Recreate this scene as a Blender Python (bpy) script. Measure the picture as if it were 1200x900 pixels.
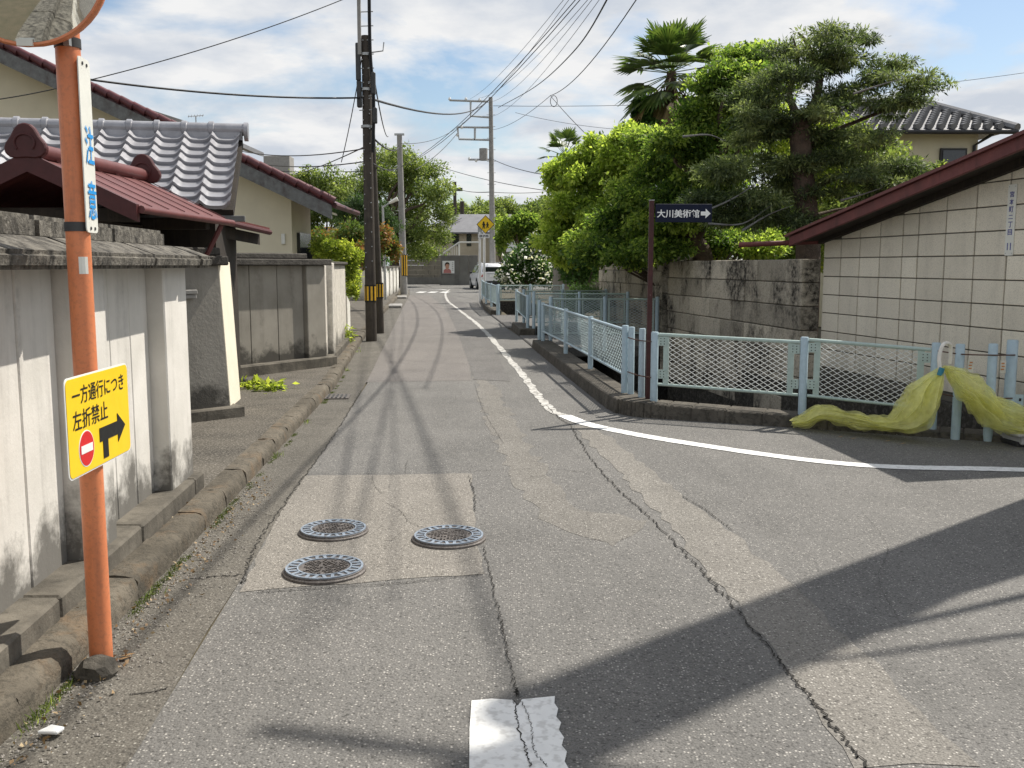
import bpy, bmesh, math, random
import numpy as np
from mathutils import Vector, Matrix
from mathutils.geometry import tessellate_polygon
for o in list(bpy.data.objects): bpy.data.objects.remove(o)
R = math.radians
rnd = random.Random(7)
SC = bpy.context.scene
COL = SC.collection
# ------------------------------------------------------------------ camera, sky, sun, exposure
FPX = 1120.0; PITCH = math.atan(139/1120); CH = 1.5
cam_d = bpy.data.cameras.new('camera'); cam_d.sensor_width = 36; cam_d.lens = FPX/1200*36
cam_d.clip_start = .05; cam_d.clip_end = 2000
cam = bpy.data.objects.new('camera', cam_d); COL.objects.link(cam)
cam.location = (0, 0, CH); cam.rotation_euler = (math.pi/2-PITCH, 0, 0)
SC.camera = cam
SUN_AZ, SUN_EL = R(50), R(54)          # azimuth clockwise from +Y (down the road)
W = bpy.data.worlds.new('World'); SC.world = W; W.use_nodes = True
nt = W.node_tree; nt.nodes.clear()
def wn(t, **k):
    n = nt.nodes.new(t)
    for a, b in k.items(): setattr(n, a, b)
    return n
L = nt.links.new
sky = wn('ShaderNodeTexSky', sky_type='NISHITA', sun_disc=False, sun_elevation=SUN_EL, sun_rotation=SUN_AZ, air_density=1.1, dust_density=.8, ozone_density=1.6)
tc = wn('ShaderNodeTexCoord'); sx = wn('ShaderNodeSeparateXYZ'); L(tc.outputs['Generated'], sx.inputs[0])
zz = wn('ShaderNodeMath', operation='MAXIMUM'); L(sx.outputs[2], zz.inputs[0]); zz.inputs[1].default_value = 0
za = wn('ShaderNodeMath', operation='ADD'); L(zz.outputs[0], za.inputs[0]); za.inputs[1].default_value = .16
dv = wn('ShaderNodeVectorMath', operation='DIVIDE'); cb = wn('ShaderNodeCombineXYZ')
for i in range(3): L(za.outputs[0], cb.inputs[i])
L(tc.outputs['Generated'], dv.inputs[0]); L(cb.outputs[0], dv.inputs[1])
mp = wn('ShaderNodeMapping'); L(dv.outputs[0], mp.inputs[0]); mp.inputs['Scale'].default_value = (1.0, .9, 0); mp.inputs['Location'].default_value = (3.1, 1.7, 0)
n1 = wn('ShaderNodeTexNoise'); n1.inputs['Scale'].default_value = 1.5; n1.inputs['Detail'].default_value = 9; n1.inputs['Roughness'].default_value = .56; n1.inputs['Distortion'].default_value = .25; L(mp.outputs[0], n1.inputs['Vector'])
n2 = wn('ShaderNodeTexNoise'); n2.inputs['Scale'].default_value = 2.3; n2.inputs['Detail'].default_value = 7; n2.inputs['Roughness'].default_value = .55; L(mp.outputs[0], n2.inputs['Vector'])
cr = wn('ShaderNodeValToRGB'); cr.color_ramp.elements[0].position = .37; cr.color_ramp.elements[1].position = .51; L(n1.outputs['Fac'], cr.inputs[0])
cc = wn('ShaderNodeValToRGB'); cc.color_ramp.elements[0].position = .38; cc.color_ramp.elements[0].color = (.68, .735, .82, 1); cc.color_ramp.elements[1].position = .58; cc.color_ramp.elements[1].color = (1.0, 1.0, 1.0, 1); L(n2.outputs['Fac'], cc.inputs[0])
b1 = wn('ShaderNodeBackground'); L(sky.outputs[0], b1.inputs[0]); b1.inputs[1].default_value = .10
b2 = wn('ShaderNodeBackground'); L(cc.outputs[0], b2.inputs[0]); b2.inputs[1].default_value = .73
mx = wn('ShaderNodeMixShader'); L(cr.outputs[0], mx.inputs[0]); L(b1.outputs[0], mx.inputs[1]); L(b2.outputs[0], mx.inputs[2])
wo = wn('ShaderNodeOutputWorld'); L(mx.outputs[0], wo.inputs[0])
sun_d = bpy.data.lights.new('sun', 'SUN'); sun_d.energy = 5.0; sun_d.angle = R(.55); sun_d.color = (1, .94, .85)
sun = bpy.data.objects.new('sun', sun_d); COL.objects.link(sun)
sd = Vector((math.sin(SUN_AZ)*math.cos(SUN_EL), math.cos(SUN_AZ)*math.cos(SUN_EL), math.sin(SUN_EL)))
sun.rotation_euler = sd.to_track_quat('Z', 'Y').to_euler(); sun.location = (20, 20, 40)
SC.view_settings.view_transform = 'Standard'; SC.view_settings.look = 'None'; SC.view_settings.gamma = 1
SC.view_settings.exposure = 0.30; SC.view_settings.use_curve_mapping = False
SC.cycles.max_bounces = 8; SC.cycles.transparent_max_bounces = 16
# ------------------------------------------------------------------ pixel helpers (photo 1200x900)
cP, sP = math.cos(PITCH), math.sin(PITCH)
def ray(px, py):
    x = (px-600)/FPX; y = -(py-450)/FPX
    return Vector((x, cP+y*sP, -sP+y*cP))
def G(px, py, z=0):
    d = ray(px, py); t = (z-CH)/d.z
    return Vector((d.x*t, d.y*t, z))
def P3(px, py, Y):
    d = ray(px, py); t = Y/d.y
    return Vector((d.x*t, Y, CH+d.z*t))
def ppm(Y): return FPX/Y
# ------------------------------------------------------------------ materials
def nodes(name):
    m = bpy.data.materials.new(name); m.use_nodes = True
    t = m.node_tree; t.nodes.clear()
    return m, t
class NT:
    def __init__(s, t): s.t = t
    def n(s, ty, **k):
        x = s.t.nodes.new(ty)
        for a, b in k.items(): setattr(x, a, b)
        return x
    def l(s, a, b): s.t.links.new(a, b)
    def noise(s, vec, scale, detail=4, rough=.55, dist=0):
        x = s.n('ShaderNodeTexNoise'); x.inputs['Scale'].default_value = scale; x.inputs['Detail'].default_value = detail
        x.inputs['Roughness'].default_value = rough; x.inputs['Distortion'].default_value = dist
        s.l(vec, x.inputs['Vector']); return x.outputs['Fac']
    def ramp(s, fac, p0, p1, c0=(0,0,0,1), c1=(1,1,1,1)):
        x = s.n('ShaderNodeValToRGB'); e = x.color_ramp.elements
        e[0].position = p0; e[1].position = p1; e[0].color = c0; e[1].color = c1
        s.l(fac, x.inputs[0]); return x.outputs[0]
    def mix(s, fac, a, b, mode='MIX'):
        x = s.n('ShaderNodeMix', data_type='RGBA', blend_type=mode)
        if isinstance(fac, (int, float)): x.inputs[0].default_value = fac
        else: s.l(fac, x.inputs[0])
        for i, c in ((6, a), (7, b)):
            if isinstance(c, tuple): x.inputs[i].default_value = (*c[:3], 1)
            else: s.l(c, x.inputs[i])
        return x.outputs[2]
    def math(s, op, a, b=0, clamp=False):
        x = s.n('ShaderNodeMath', operation=op); x.use_clamp = clamp
        for i, c in ((0, a), (1, b)):
            if isinstance(c, (int, float)): x.inputs[i].default_value = c
            else: s.l(c, x.inputs[i])
        return x.outputs[0]
    def mapping(s, vec, scale=(1,1,1), loc=(0,0,0)):
        x = s.n('ShaderNodeMapping'); x.inputs['Scale'].default_value = scale; x.inputs['Location'].default_value = loc
        s.l(vec, x.inputs[0]); return x.outputs[0]
    def out(s, sh):
        o = s.n('ShaderNodeOutputMaterial'); s.l(sh, o.inputs[0])
    def pbsdf(s, col, rough=.8, metal=0, bump=None, bstr=.3, bdist=.01, spec=.4):
        b = s.n('ShaderNodeBsdfPrincipled')
        if isinstance(col, tuple): b.inputs['Base Color'].default_value = (*col[:3], 1)
        else: s.l(col, b.inputs['Base Color'])
        if isinstance(rough, (int, float)): b.inputs['Roughness'].default_value = rough
        else: s.l(rough, b.inputs['Roughness'])
        b.inputs['Metallic'].default_value = metal; b.inputs['Specular IOR Level'].default_value = spec
        if bump is not None:
            u = s.n('ShaderNodeBump'); u.inputs['Strength'].default_value = bstr; u.inputs['Distance'].default_value = bdist
            s.l(bump, u.inputs['Height']); s.l(u.outputs[0], b.inputs['Normal'])
        return b.outputs[0]
def pos(n, obj=False):
    if obj:
        return n.n('ShaderNodeTexCoord').outputs['Object']
    return n.n('ShaderNodeNewGeometry').outputs['Position']
def shade(c, k): return tuple(min(1, x*k) for x in c[:3])
def mat(name, c1, c2=None, scale=6, rough=.75, metal=0, bstr=.2, bscale=60, bdist=.006, streak=None, samt=.6, sscale=(9,9,.8), sthr=(.5,.68), base=None, bh=(.1,.5), grain=None, gscale=180, gamt=.5, perobj=0, spec=.35):
    """weathered surface: two tone noise, vertical streaks, mould creeping up from the foot, fine grain"""
    m, t = nodes(name); n = NT(t); p = pos(n)
    c2 = c2 or shade(c1, .8)
    col = n.mix(n.ramp(n.noise(p, scale, 6, .6), .32, .68), c1, c2)
    if perobj:
        oi = n.n('ShaderNodeObjectInfo').outputs['Random']
        col = n.mix(perobj, col, n.mix(oi, shade(c1, .62), shade(c1, 1.28)))
    if grain:
        col = n.mix(n.math('MULTIPLY', n.ramp(n.noise(p, gscale, 2, .7), .5, .64), gamt), col, grain)
    if streak:
        f = n.ramp(n.noise(n.mapping(p, sscale), 1, 5, .6, .3), *sthr)
        f2 = n.ramp(n.noise(p, 14, 5, .7), .3, .7)
        col = n.mix(n.math('MULTIPLY', n.math('MULTIPLY', f, f2), samt*1.6, True), col, streak)
    if base:
        s = n.n('ShaderNodeSeparateXYZ'); n.l(p, s.inputs[0])
        w = n.math('ADD', s.outputs[2], n.math('MULTIPLY', n.math('SUBTRACT', n.noise(p, 2.6, 8, .7), .5), -1.15))
        f = n.ramp(w, bh[0], bh[1], (1,1,1,1), (0,0,0,1))
        col = n.mix(n.math('MULTIPLY', f, .82), col, base)
    b = n.noise(p, bscale, 5, .65)
    n.out(n.pbsdf(col, rough, metal, b if bstr else None, bstr, bdist, spec)); return m
def plain(name, c, rough=.5, metal=0, var=.12, scale=12, spec=.4, spots=None, sp=(.62,.7), spscale=30):
    m, t = nodes(name); n = NT(t); p = pos(n)
    col = n.mix(n.ramp(n.noise(p, scale, 5, .65), .3, .7), shade(c, 1+var), shade(c, 1-var*1.5))
    if spots: col = n.mix(n.ramp(n.noise(p, spscale, 5, .7), *sp), col, spots)
    r = n.math('ADD', n.math('MULTIPLY', n.noise(p, scale*3, 3), .25), rough-.12)
    n.out(n.pbsdf(col, r, metal, n.noise(p, 90, 3), .06, .003, spec)); return m
def leafmat(name, dark, mid, light, trans=.45, rough=.55, spec=.3):
    m, t = nodes(name); n = NT(t)
    a = n.n('ShaderNodeAttribute', attribute_name='v').outputs['Fac']
    x = n.n('ShaderNodeValToRGB'); e = x.color_ramp.elements
    e[0].position = .0; e[0].color = (*dark, 1); e[1].position = 1; e[1].color = (*light, 1)
    k = e.new(.5); k.color = (*mid, 1); n.l(a, x.inputs[0])
    b = n.pbsdf(x.outputs[0], rough, 0, None, spec=spec)
    tr = n.n('ShaderNodeBsdfTranslucent')
    tcol = n.mix(1.0, x.outputs[0], (1.5, 1.55, .85), 'MULTIPLY'); n.l(tcol, tr.inputs[0])
    mx = n.n('ShaderNodeMixShader'); mx.inputs[0].default_value = trans
    n.l(b, mx.inputs[1]); n.l(tr.outputs[0], mx.inputs[2]); n.out(mx.outputs[0]); return m
def asphalt(name, c1, c2, stone, scale=1.1, crackle=0):
    m, t = nodes(name); n = NT(t); p = pos(n)
    col = n.mix(n.ramp(n.noise(p, scale, 7, .6), .3, .7), c1, c2)
    col = n.mix(n.math('MULTIPLY', n.ramp(n.noise(n.mapping(p, (2.6, .22, 1)), 1, 5, .6), .45, .75), .35), col, shade(c2, 1.35))
    col = n.mix(n.math('MULTIPLY', n.ramp(n.noise(p, .35, 5, .6), .5, .75), .35), col, shade(c1, .72))
    col = n.mix(n.math('MULTIPLY', n.ramp(n.noise(p, .9, 6, .65, .4), .56, .72), .38), col, shade(c1, .55))
    col = n.mix(n.math('MULTIPLY', n.ramp(n.noise(n.mapping(p, (1,1,1), (7,3,0)), 2.3, 5, .7), .6, .74), .3), col, shade(c2, 1.3))
    v = n.n('ShaderNodeTexVoronoi', feature='F1'); v.inputs['Scale'].default_value = 95; n.l(p, v.inputs['Vector'])
    s = n.n('ShaderNodeSeparateColor'); n.l(v.outputs['Color'], s.inputs[0])
    sp = n.math('MULTIPLY', n.ramp(s.outputs[0], .62, .95), n.ramp(v.outputs['Distance'], .15, .5, (1,1,1,1), (0,0,0,1)))
    col = n.mix(n.math('MULTIPLY', sp, .85), col, stone)
    dk = n.math('MULTIPLY', n.ramp(s.outputs[1], .6, .95), n.ramp(n.noise(p, 60, 3, .7), .4, .62))
    col = n.mix(n.math('MULTIPLY', dk, .8), col, shade(c1, .22))
    col = n.mix(n.math('MULTIPLY', n.ramp(n.noise(p, 150, 2, .8), .5, .62), .6), col, shade(c1, .36))
    h = n.math('ADD', n.math('MULTIPLY', v.outputs['Distance'], -.8), n.noise(p, 70, 4, .7))
    rg = n.math('ADD', .74, n.math('MULTIPLY', n.noise(p, 3, 3), .2))
    n.out(n.pbsdf(col, rg, 0, h, .55, .008, .3)); return m

M = {}
M['asphalt'] = asphalt('asphalt', (.134,.130,.122), (.175,.169,.158), (.60,.57,.52))
M['asphalt_patch'] = asphalt('asphalt_patch', (.205,.190,.167), (.240,.223,.197), (.68,.64,.57), 2)
M['asphalt_pale'] = asphalt('asphalt_pale', (.188,.176,.156), (.220,.207,.185), (.66,.63,.57), 2)
M['asphalt_worn'] = asphalt('asphalt_worn', (.165,.155,.138), (.20,.188,.168), (.62,.6,.55), 2)
M['asphalt_far'] = asphalt('asphalt_far', (.165,.152,.142), (.20,.185,.170), (.4,.38,.36), 1.5)
M['asphalt_fresh'] = asphalt('asphalt_fresh', (.128,.122,.116), (.155,.148,.139), (.40,.39,.37), 2)
M['gutter'] = mat('gutter_concrete', (.175,.158,.132), (.088,.079,.066), 3.2, .9, bstr=.5, bscale=45, bdist=.012, grain=(.42,.40,.36), gscale=75, gamt=.45, streak=(.05,.045,.038), samt=.5, sscale=(5,.7,1), sthr=(.48,.66))
M['crack'] = plain('crack_dark', (.025,.023,.02), .95)
M['paint'] = mat('road_paint', (.78,.78,.76), (.70,.70,.68), 9, .7, bstr=.35, bscale=120, bdist=.004, grain=(.40,.39,.37), gscale=24, gamt=.5)
M['paint_worn'] = mat('road_paint_worn', (.55,.54,.51), (.40,.39,.36), 9, .8, bstr=.4, bscale=90, bdist=.006, grain=(.17,.16,.145), gscale=12, gamt=1.0)
M['soil'] = mat('soil', (.11,.09,.06), (.07,.065,.04), 2, .95, bstr=.5, bscale=20, bdist=.03)
M['kerb'] = mat('kerb_stone', (.15,.13,.10), (.055,.048,.036), 5, .92, bstr=.7, bscale=38, bdist=.02, grain=(.05,.045,.035), gscale=26, gamt=.6, streak=(.20,.115,.05), samt=.35, sscale=(4,4,4), sthr=(.55,.7), perobj=.3)
M['kerb_dark'] = mat('kerb_dark', (.13,.117,.096), (.05,.045,.037), 4, .92, bstr=.7, bscale=30, bdist=.02, grain=(.03,.027,.022), gscale=22, gamt=.6, perobj=.2)
M['pave'] = mat('sidewalk_concrete', (.105,.093,.075), (.048,.043,.035), 2.2, .92, bstr=.6, bscale=36, bdist=.016, grain=(.38,.35,.30), gscale=60, gamt=.4)
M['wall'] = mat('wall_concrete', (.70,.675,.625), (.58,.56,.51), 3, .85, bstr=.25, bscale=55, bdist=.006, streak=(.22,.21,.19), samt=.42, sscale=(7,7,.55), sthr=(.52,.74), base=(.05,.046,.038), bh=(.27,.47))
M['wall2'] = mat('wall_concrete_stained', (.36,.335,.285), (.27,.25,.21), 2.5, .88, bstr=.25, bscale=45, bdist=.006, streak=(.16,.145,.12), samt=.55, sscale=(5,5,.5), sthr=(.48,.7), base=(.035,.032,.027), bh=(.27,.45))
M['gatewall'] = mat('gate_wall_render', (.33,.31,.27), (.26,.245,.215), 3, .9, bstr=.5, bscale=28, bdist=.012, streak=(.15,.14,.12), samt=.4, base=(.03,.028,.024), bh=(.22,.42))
M['plinth'] = mat('plinth', (.17,.153,.124), (.06,.054,.044), 4, .92, bstr=.5, bscale=36, bdist=.012, streak=(.04,.037,.03), samt=.6)
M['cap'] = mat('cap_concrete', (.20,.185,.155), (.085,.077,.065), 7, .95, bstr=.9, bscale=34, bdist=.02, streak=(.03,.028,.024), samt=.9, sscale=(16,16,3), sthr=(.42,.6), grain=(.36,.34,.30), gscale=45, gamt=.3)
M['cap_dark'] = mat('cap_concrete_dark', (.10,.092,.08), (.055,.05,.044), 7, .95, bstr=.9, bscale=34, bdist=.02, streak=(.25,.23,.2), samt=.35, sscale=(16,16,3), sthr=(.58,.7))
M['cream'] = mat('cream_paint', (.83,.77,.62), (.76,.70,.56), 4, .75, bstr=.1, base=(.3,.27,.2), bh=(-.1,.1))
M['housecream'] = mat('house_render', (.70,.64,.48), (.63,.575,.43), 2, .85, bstr=.15, bscale=70)
M['whitewall'] = mat('white_wall', (.80,.78,.72), (.68,.66,.60), 4, .85, bstr=.3, bscale=40, bdist=.01, streak=(.28,.26,.22), samt=.45, base=(.10,.09,.07), bh=(.02,.4))
M['roughwhite'] = mat('rough_white_render', (.74,.70,.62), (.50,.47,.41), 12, .9, bstr=.8, bscale=40, bdist=.02, streak=(.25,.235,.2), samt=.5, base=(.07,.065,.055), bh=(.22,.42))
M['block'] = mat('pale_block', (.80,.735,.61), (.70,.645,.53), 1.6, .85, streak=(.36,.33,.27), samt=.35, sscale=(4,4,.6), sthr=(.5,.75), base=(.25,.23,.18), bh=(.1,.5), bstr=.25, bscale=80, bdist=.004, grain=(.30,.28,.23), gscale=110, gamt=.4, perobj=.28)
M['mortar'] = mat('mortar', (.13,.12,.10), (.09,.085,.07), 8, .95, bstr=.4)
M['stone'] = mat('stone_block', (.50,.45,.36), (.34,.305,.245), 3, .92, bstr=.6, bscale=22, bdist=.016, streak=(.035,.031,.026), samt=.85, sscale=(1.3,1.1,.75), sthr=(.47,.60), grain=(.10,.09,.07), gscale=40, gamt=.5, perobj=.7)
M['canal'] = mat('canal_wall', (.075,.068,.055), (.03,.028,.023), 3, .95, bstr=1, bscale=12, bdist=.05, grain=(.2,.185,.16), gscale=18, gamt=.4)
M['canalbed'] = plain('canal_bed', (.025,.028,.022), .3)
M['orange'] = mat('orange_paint', (.72,.245,.105), (.62,.20,.085), 5, .45, bstr=.12, bscale=70, bdist=.003, streak=(.34,.13,.07), samt=.5, sscale=(16,16,1.6), sthr=(.55,.7), grain=(.42,.16,.08), gscale=60, gamt=.35, spec=.45)
M['steel'] = plain('galvanised_steel', (.42,.43,.43), .45, .6)
M['darksteel'] = plain('dark_steel', (.06,.06,.06), .5, .4)
M['yellow'] = plain('yellow_sign', (.90,.60,.015), .35, var=.03)
M['white'] = plain('white_enamel', (.80,.81,.80), .35, var=.03)
M['offwhite'] = plain('off_white_plate', (.72,.72,.66), .4, var=.05)
M['black'] = plain('black_print', (.012,.012,.012), .5)
M['red'] = plain('red_print', (.62,.02,.02), .4, var=.03)
M['blue'] = plain('blue_print', (.02,.30,.72), .4, var=.03)
M['navy'] = plain('navy_panel', (.007,.011,.03), .6, spec=.2)
M['violet'] = plain('violet_print', (.09,.10,.30), .5)
M['maroon'] = plain('maroon_metal', (.135,.042,.04), .5, var=.14, scale=6)
M['maroon_tile'] = plain('maroon_tile', (.115,.035,.04), .4, var=.2, scale=10, spots=(.32,.25,.25), sp=(.66,.7), spscale=45)
M['maroon_dark'] = plain('maroon_ornament', (.07,.016,.016), .5)
M['maroon_wood'] = mat('maroon_board', (.17,.05,.045), (.10,.03,.03), 5, .6, bstr=.2, streak=(.035,.018,.015), samt=.5)
M['rust_post'] = plain('maroon_post', (.055,.015,.014), .55, var=.2, scale=20, spots=(.35,.28,.26), sp=(.68,.72), spscale=60)
M['kawara'] = plain('silver_roof_tile', (.335,.335,.355), .36, .2, var=.12, scale=8, spec=.6)
M['kawara_dark'] = plain('dark_roof_tile', (.16,.16,.165), .35, .2, var=.2, scale=9, spec=.7)
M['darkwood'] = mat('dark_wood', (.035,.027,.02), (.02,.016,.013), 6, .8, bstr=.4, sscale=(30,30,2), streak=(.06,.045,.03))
M['greywood'] = mat('grey_fascia', (.20,.205,.20), (.12,.12,.115), 9, .85, bstr=.4, streak=(.06,.035,.03), samt=.5, sscale=(6,6,3))
M['polewood'] = mat('tarred_pole', (.075,.062,.05), (.045,.038,.032), 6, .8, bstr=.5, bscale=50, streak=(.12,.10,.08), samt=.4, sscale=(30,30,.6))
M['poleconc'] = mat('concrete_pole', (.34,.33,.31), (.26,.25,.235), 5, .85, bstr=.2, streak=(.18,.17,.16), samt=.3, sscale=(20,20,.7))
M['ypaint'] = plain('yellow_band', (.72,.42,.03), .5)
M['fblue'] = plain('blue_fence_paint', (.40,.51,.57), .45, var=.07, scale=20, spots=(.22,.20,.18), sp=(.68,.74), spscale=35)
M['fgreen'] = plain('green_fence_paint', (.40,.50,.465), .45, var=.07, scale=20, spots=(.2,.19,.16), sp=(.68,.74), spscale=35)
M['fmesh'] = plain('fence_mesh_paint', (.78,.80,.77), .45)
M['fmesh_blue'] = plain('fence_mesh_blue', (.42,.52,.54), .45)
M['iron'] = mat('cast_iron', (.145,.13,.12), (.095,.085,.078), 14, .6, metal=.3, bstr=.2, grain=(.22,.20,.185), gscale=70, gamt=.6)
M['ironblue'] = plain('blue_ring_paint', (.24,.285,.34), .5, var=.2, scale=20, spots=(.12,.11,.105), sp=(.55,.68), spscale=50)
M['bark'] = mat('bark', (.13,.095,.07), (.06,.045,.034), 7, .95, bstr=.9, bscale=30, bdist=.03, streak=(.03,.025,.02), samt=.6, sscale=(14,14,1.2))
M['palmfibre'] = mat('palm_fibre', (.09,.06,.038), (.04,.028,.02), 10, .95, bstr=1, bscale=24, bdist=.04, streak=(.2,.15,.1), samt=.4, sscale=(22,22,2))
M['greyroof'] = plain('grey_roof', (.20,.20,.21), .5, .1, var=.12, scale=2)
M['darkroof'] = plain('dark_roof', (.055,.05,.05), .6)
M['beige'] = mat('beige_siding', (.52,.46,.35), (.46,.40,.30), 3, .85, bstr=.1)
M['glass'] = plain('dark_glass', (.018,.022,.026), .12, spec=.8)
M['farwall'] = mat('far_wall', (.21,.205,.19), (.15,.145,.135), 1.2, .9, bstr=.3, streak=(.07,.065,.06), samt=.5, sscale=(2,2,.4))
M['farwall2'] = mat('far_wall_brown', (.26,.235,.19), (.19,.17,.135), 1.5, .9, bstr=.3, streak=(.08,.075,.06), samt=.5, sscale=(2,2,.4))
M['carpaint'] = plain('white_car_paint', (.74,.75,.77), .22, .1, var=.02, spec=.6)
M['rubber'] = plain('rubber', (.02,.02,.02), .8)
M['trim'] = plain('black_trim', (.03,.03,.032), .5)
M['taillight'] = plain('tail_light', (.42,.03,.03), .2, spec=.7)
M['skin'] = plain('poster_skin', (.55,.30,.21), .6, var=.03)
M['hair'] = plain('poster_hair', (.02,.015,.013), .6)
M['pink'] = plain('poster_clothes', (.50,.20,.19), .6, var=.05)
M['wire'] = plain('cable_black', (.015,.015,.016), .6)
M['litter'] = plain('dry_leaf', (.30,.19,.09), .8, var=.3, scale=40)
M['crate'] = plain('grey_plastic', (.48,.48,.47), .5)
M['teal'] = plain('teal_tape', (.03,.20,.28), .5)
M['rope'] = plain('white_pipe', (.74,.71,.64), .5)
M['tag'] = plain('tag_plate', (.62,.60,.53), .5)
M['tagred'] = plain('tag_print', (.50,.22,.08), .5)
M['rustwire'] = plain('rusty_wire', (.10,.055,.04), .8)
M['gravel'] = mat('gravel', (.33,.31,.28), (.2,.185,.165), 30, .9, perobj=0)
M['lf_maple'] = leafmat('leaf_maple', (.045,.09,.022), (.14,.215,.05), (.36,.44,.11), .66)
M['lf_yellow'] = leafmat('leaf_yellow_green', (.10,.16,.03), (.27,.365,.07), (.50,.58,.15), .6)
M['lf_conifer'] = leafmat('leaf_conifer', (.04,.062,.032), (.11,.15,.072), (.27,.32,.15), .46)
M['lf_far'] = leafmat('leaf_far', (.075,.115,.035), (.18,.235,.075), (.36,.41,.15), .5)
M['lf_pine'] = leafmat('leaf_pine', (.04,.08,.034), (.06,.11,.042), (.10,.16,.056), .3)
M['lf_hedge'] = leafmat('leaf_hedge', (.035,.085,.02), (.058,.125,.028), (.10,.18,.042), .35)
M['lf_lime'] = leafmat('leaf_lime', (.11,.16,.03), (.30,.36,.065), (.55,.58,.13), .62)
M['lf_redgreen'] = leafmat('leaf_red_tips', (.08,.14,.035), (.13,.18,.048), (.36,.15,.06), .4)
M['lf_palm'] = leafmat('leaf_palm', (.045,.085,.022), (.075,.125,.03), (.13,.18,.045), .35, .4, .5)
M['lf_deadpalm'] = leafmat('leaf_palm_dead', (.12,.085,.04), (.19,.14,.06), (.27,.20,.09), .2)
M['lf_petal'] = leafmat('petal', (.62,.61,.58), (.78,.77,.74), (.86,.86,.84), .3)
M['moss'] = leafmat('moss', (.05,.07,.012), (.085,.115,.018), (.13,.16,.028), .2)
M['dry'] = leafmat('dry_litter', (.13,.08,.04), (.26,.17,.09), (.42,.33,.2), .1)
# net: woven yellow gauze, partly see-through
def netmat():
    m, t = nodes('yellow_net'); n = NT(t); p = pos(n)
    col = n.mix(n.ramp(n.noise(p, 9, 4), .3, .7), (.95,.94,.46), (.88,.87,.38))
    b = n.pbsdf(col, .6); tr = n.n('ShaderNodeBsdfTranslucent'); n.l(col, tr.inputs[0])
    a = n.n('ShaderNodeMixShader'); a.inputs[0].default_value = .55; n.l(b, a.inputs[1]); n.l(tr.outputs[0], a.inputs[2])
    tp = n.n('ShaderNodeBsdfTransparent')
    k = n.n('ShaderNodeMixShader'); n.l(n.ramp(n.noise(n.mapping(p, (9,9,9)), 1, 3, .6), .3, .7, (.42,.42,.42,1), (.68,.68,.68,1)), k.inputs[0]); n.l(a.outputs[0], k.inputs[1]); n.l(tp.outputs[0], k.inputs[2])
    n.out(k.outputs[0]); return m
M['net'] = netmat()
def mirrormat():
    m, t = nodes('mirror'); n = NT(t); n.out(n.pbsdf((.80,.82,.80), .03, 1)); return m
M['mirror'] = mirrormat()
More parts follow.
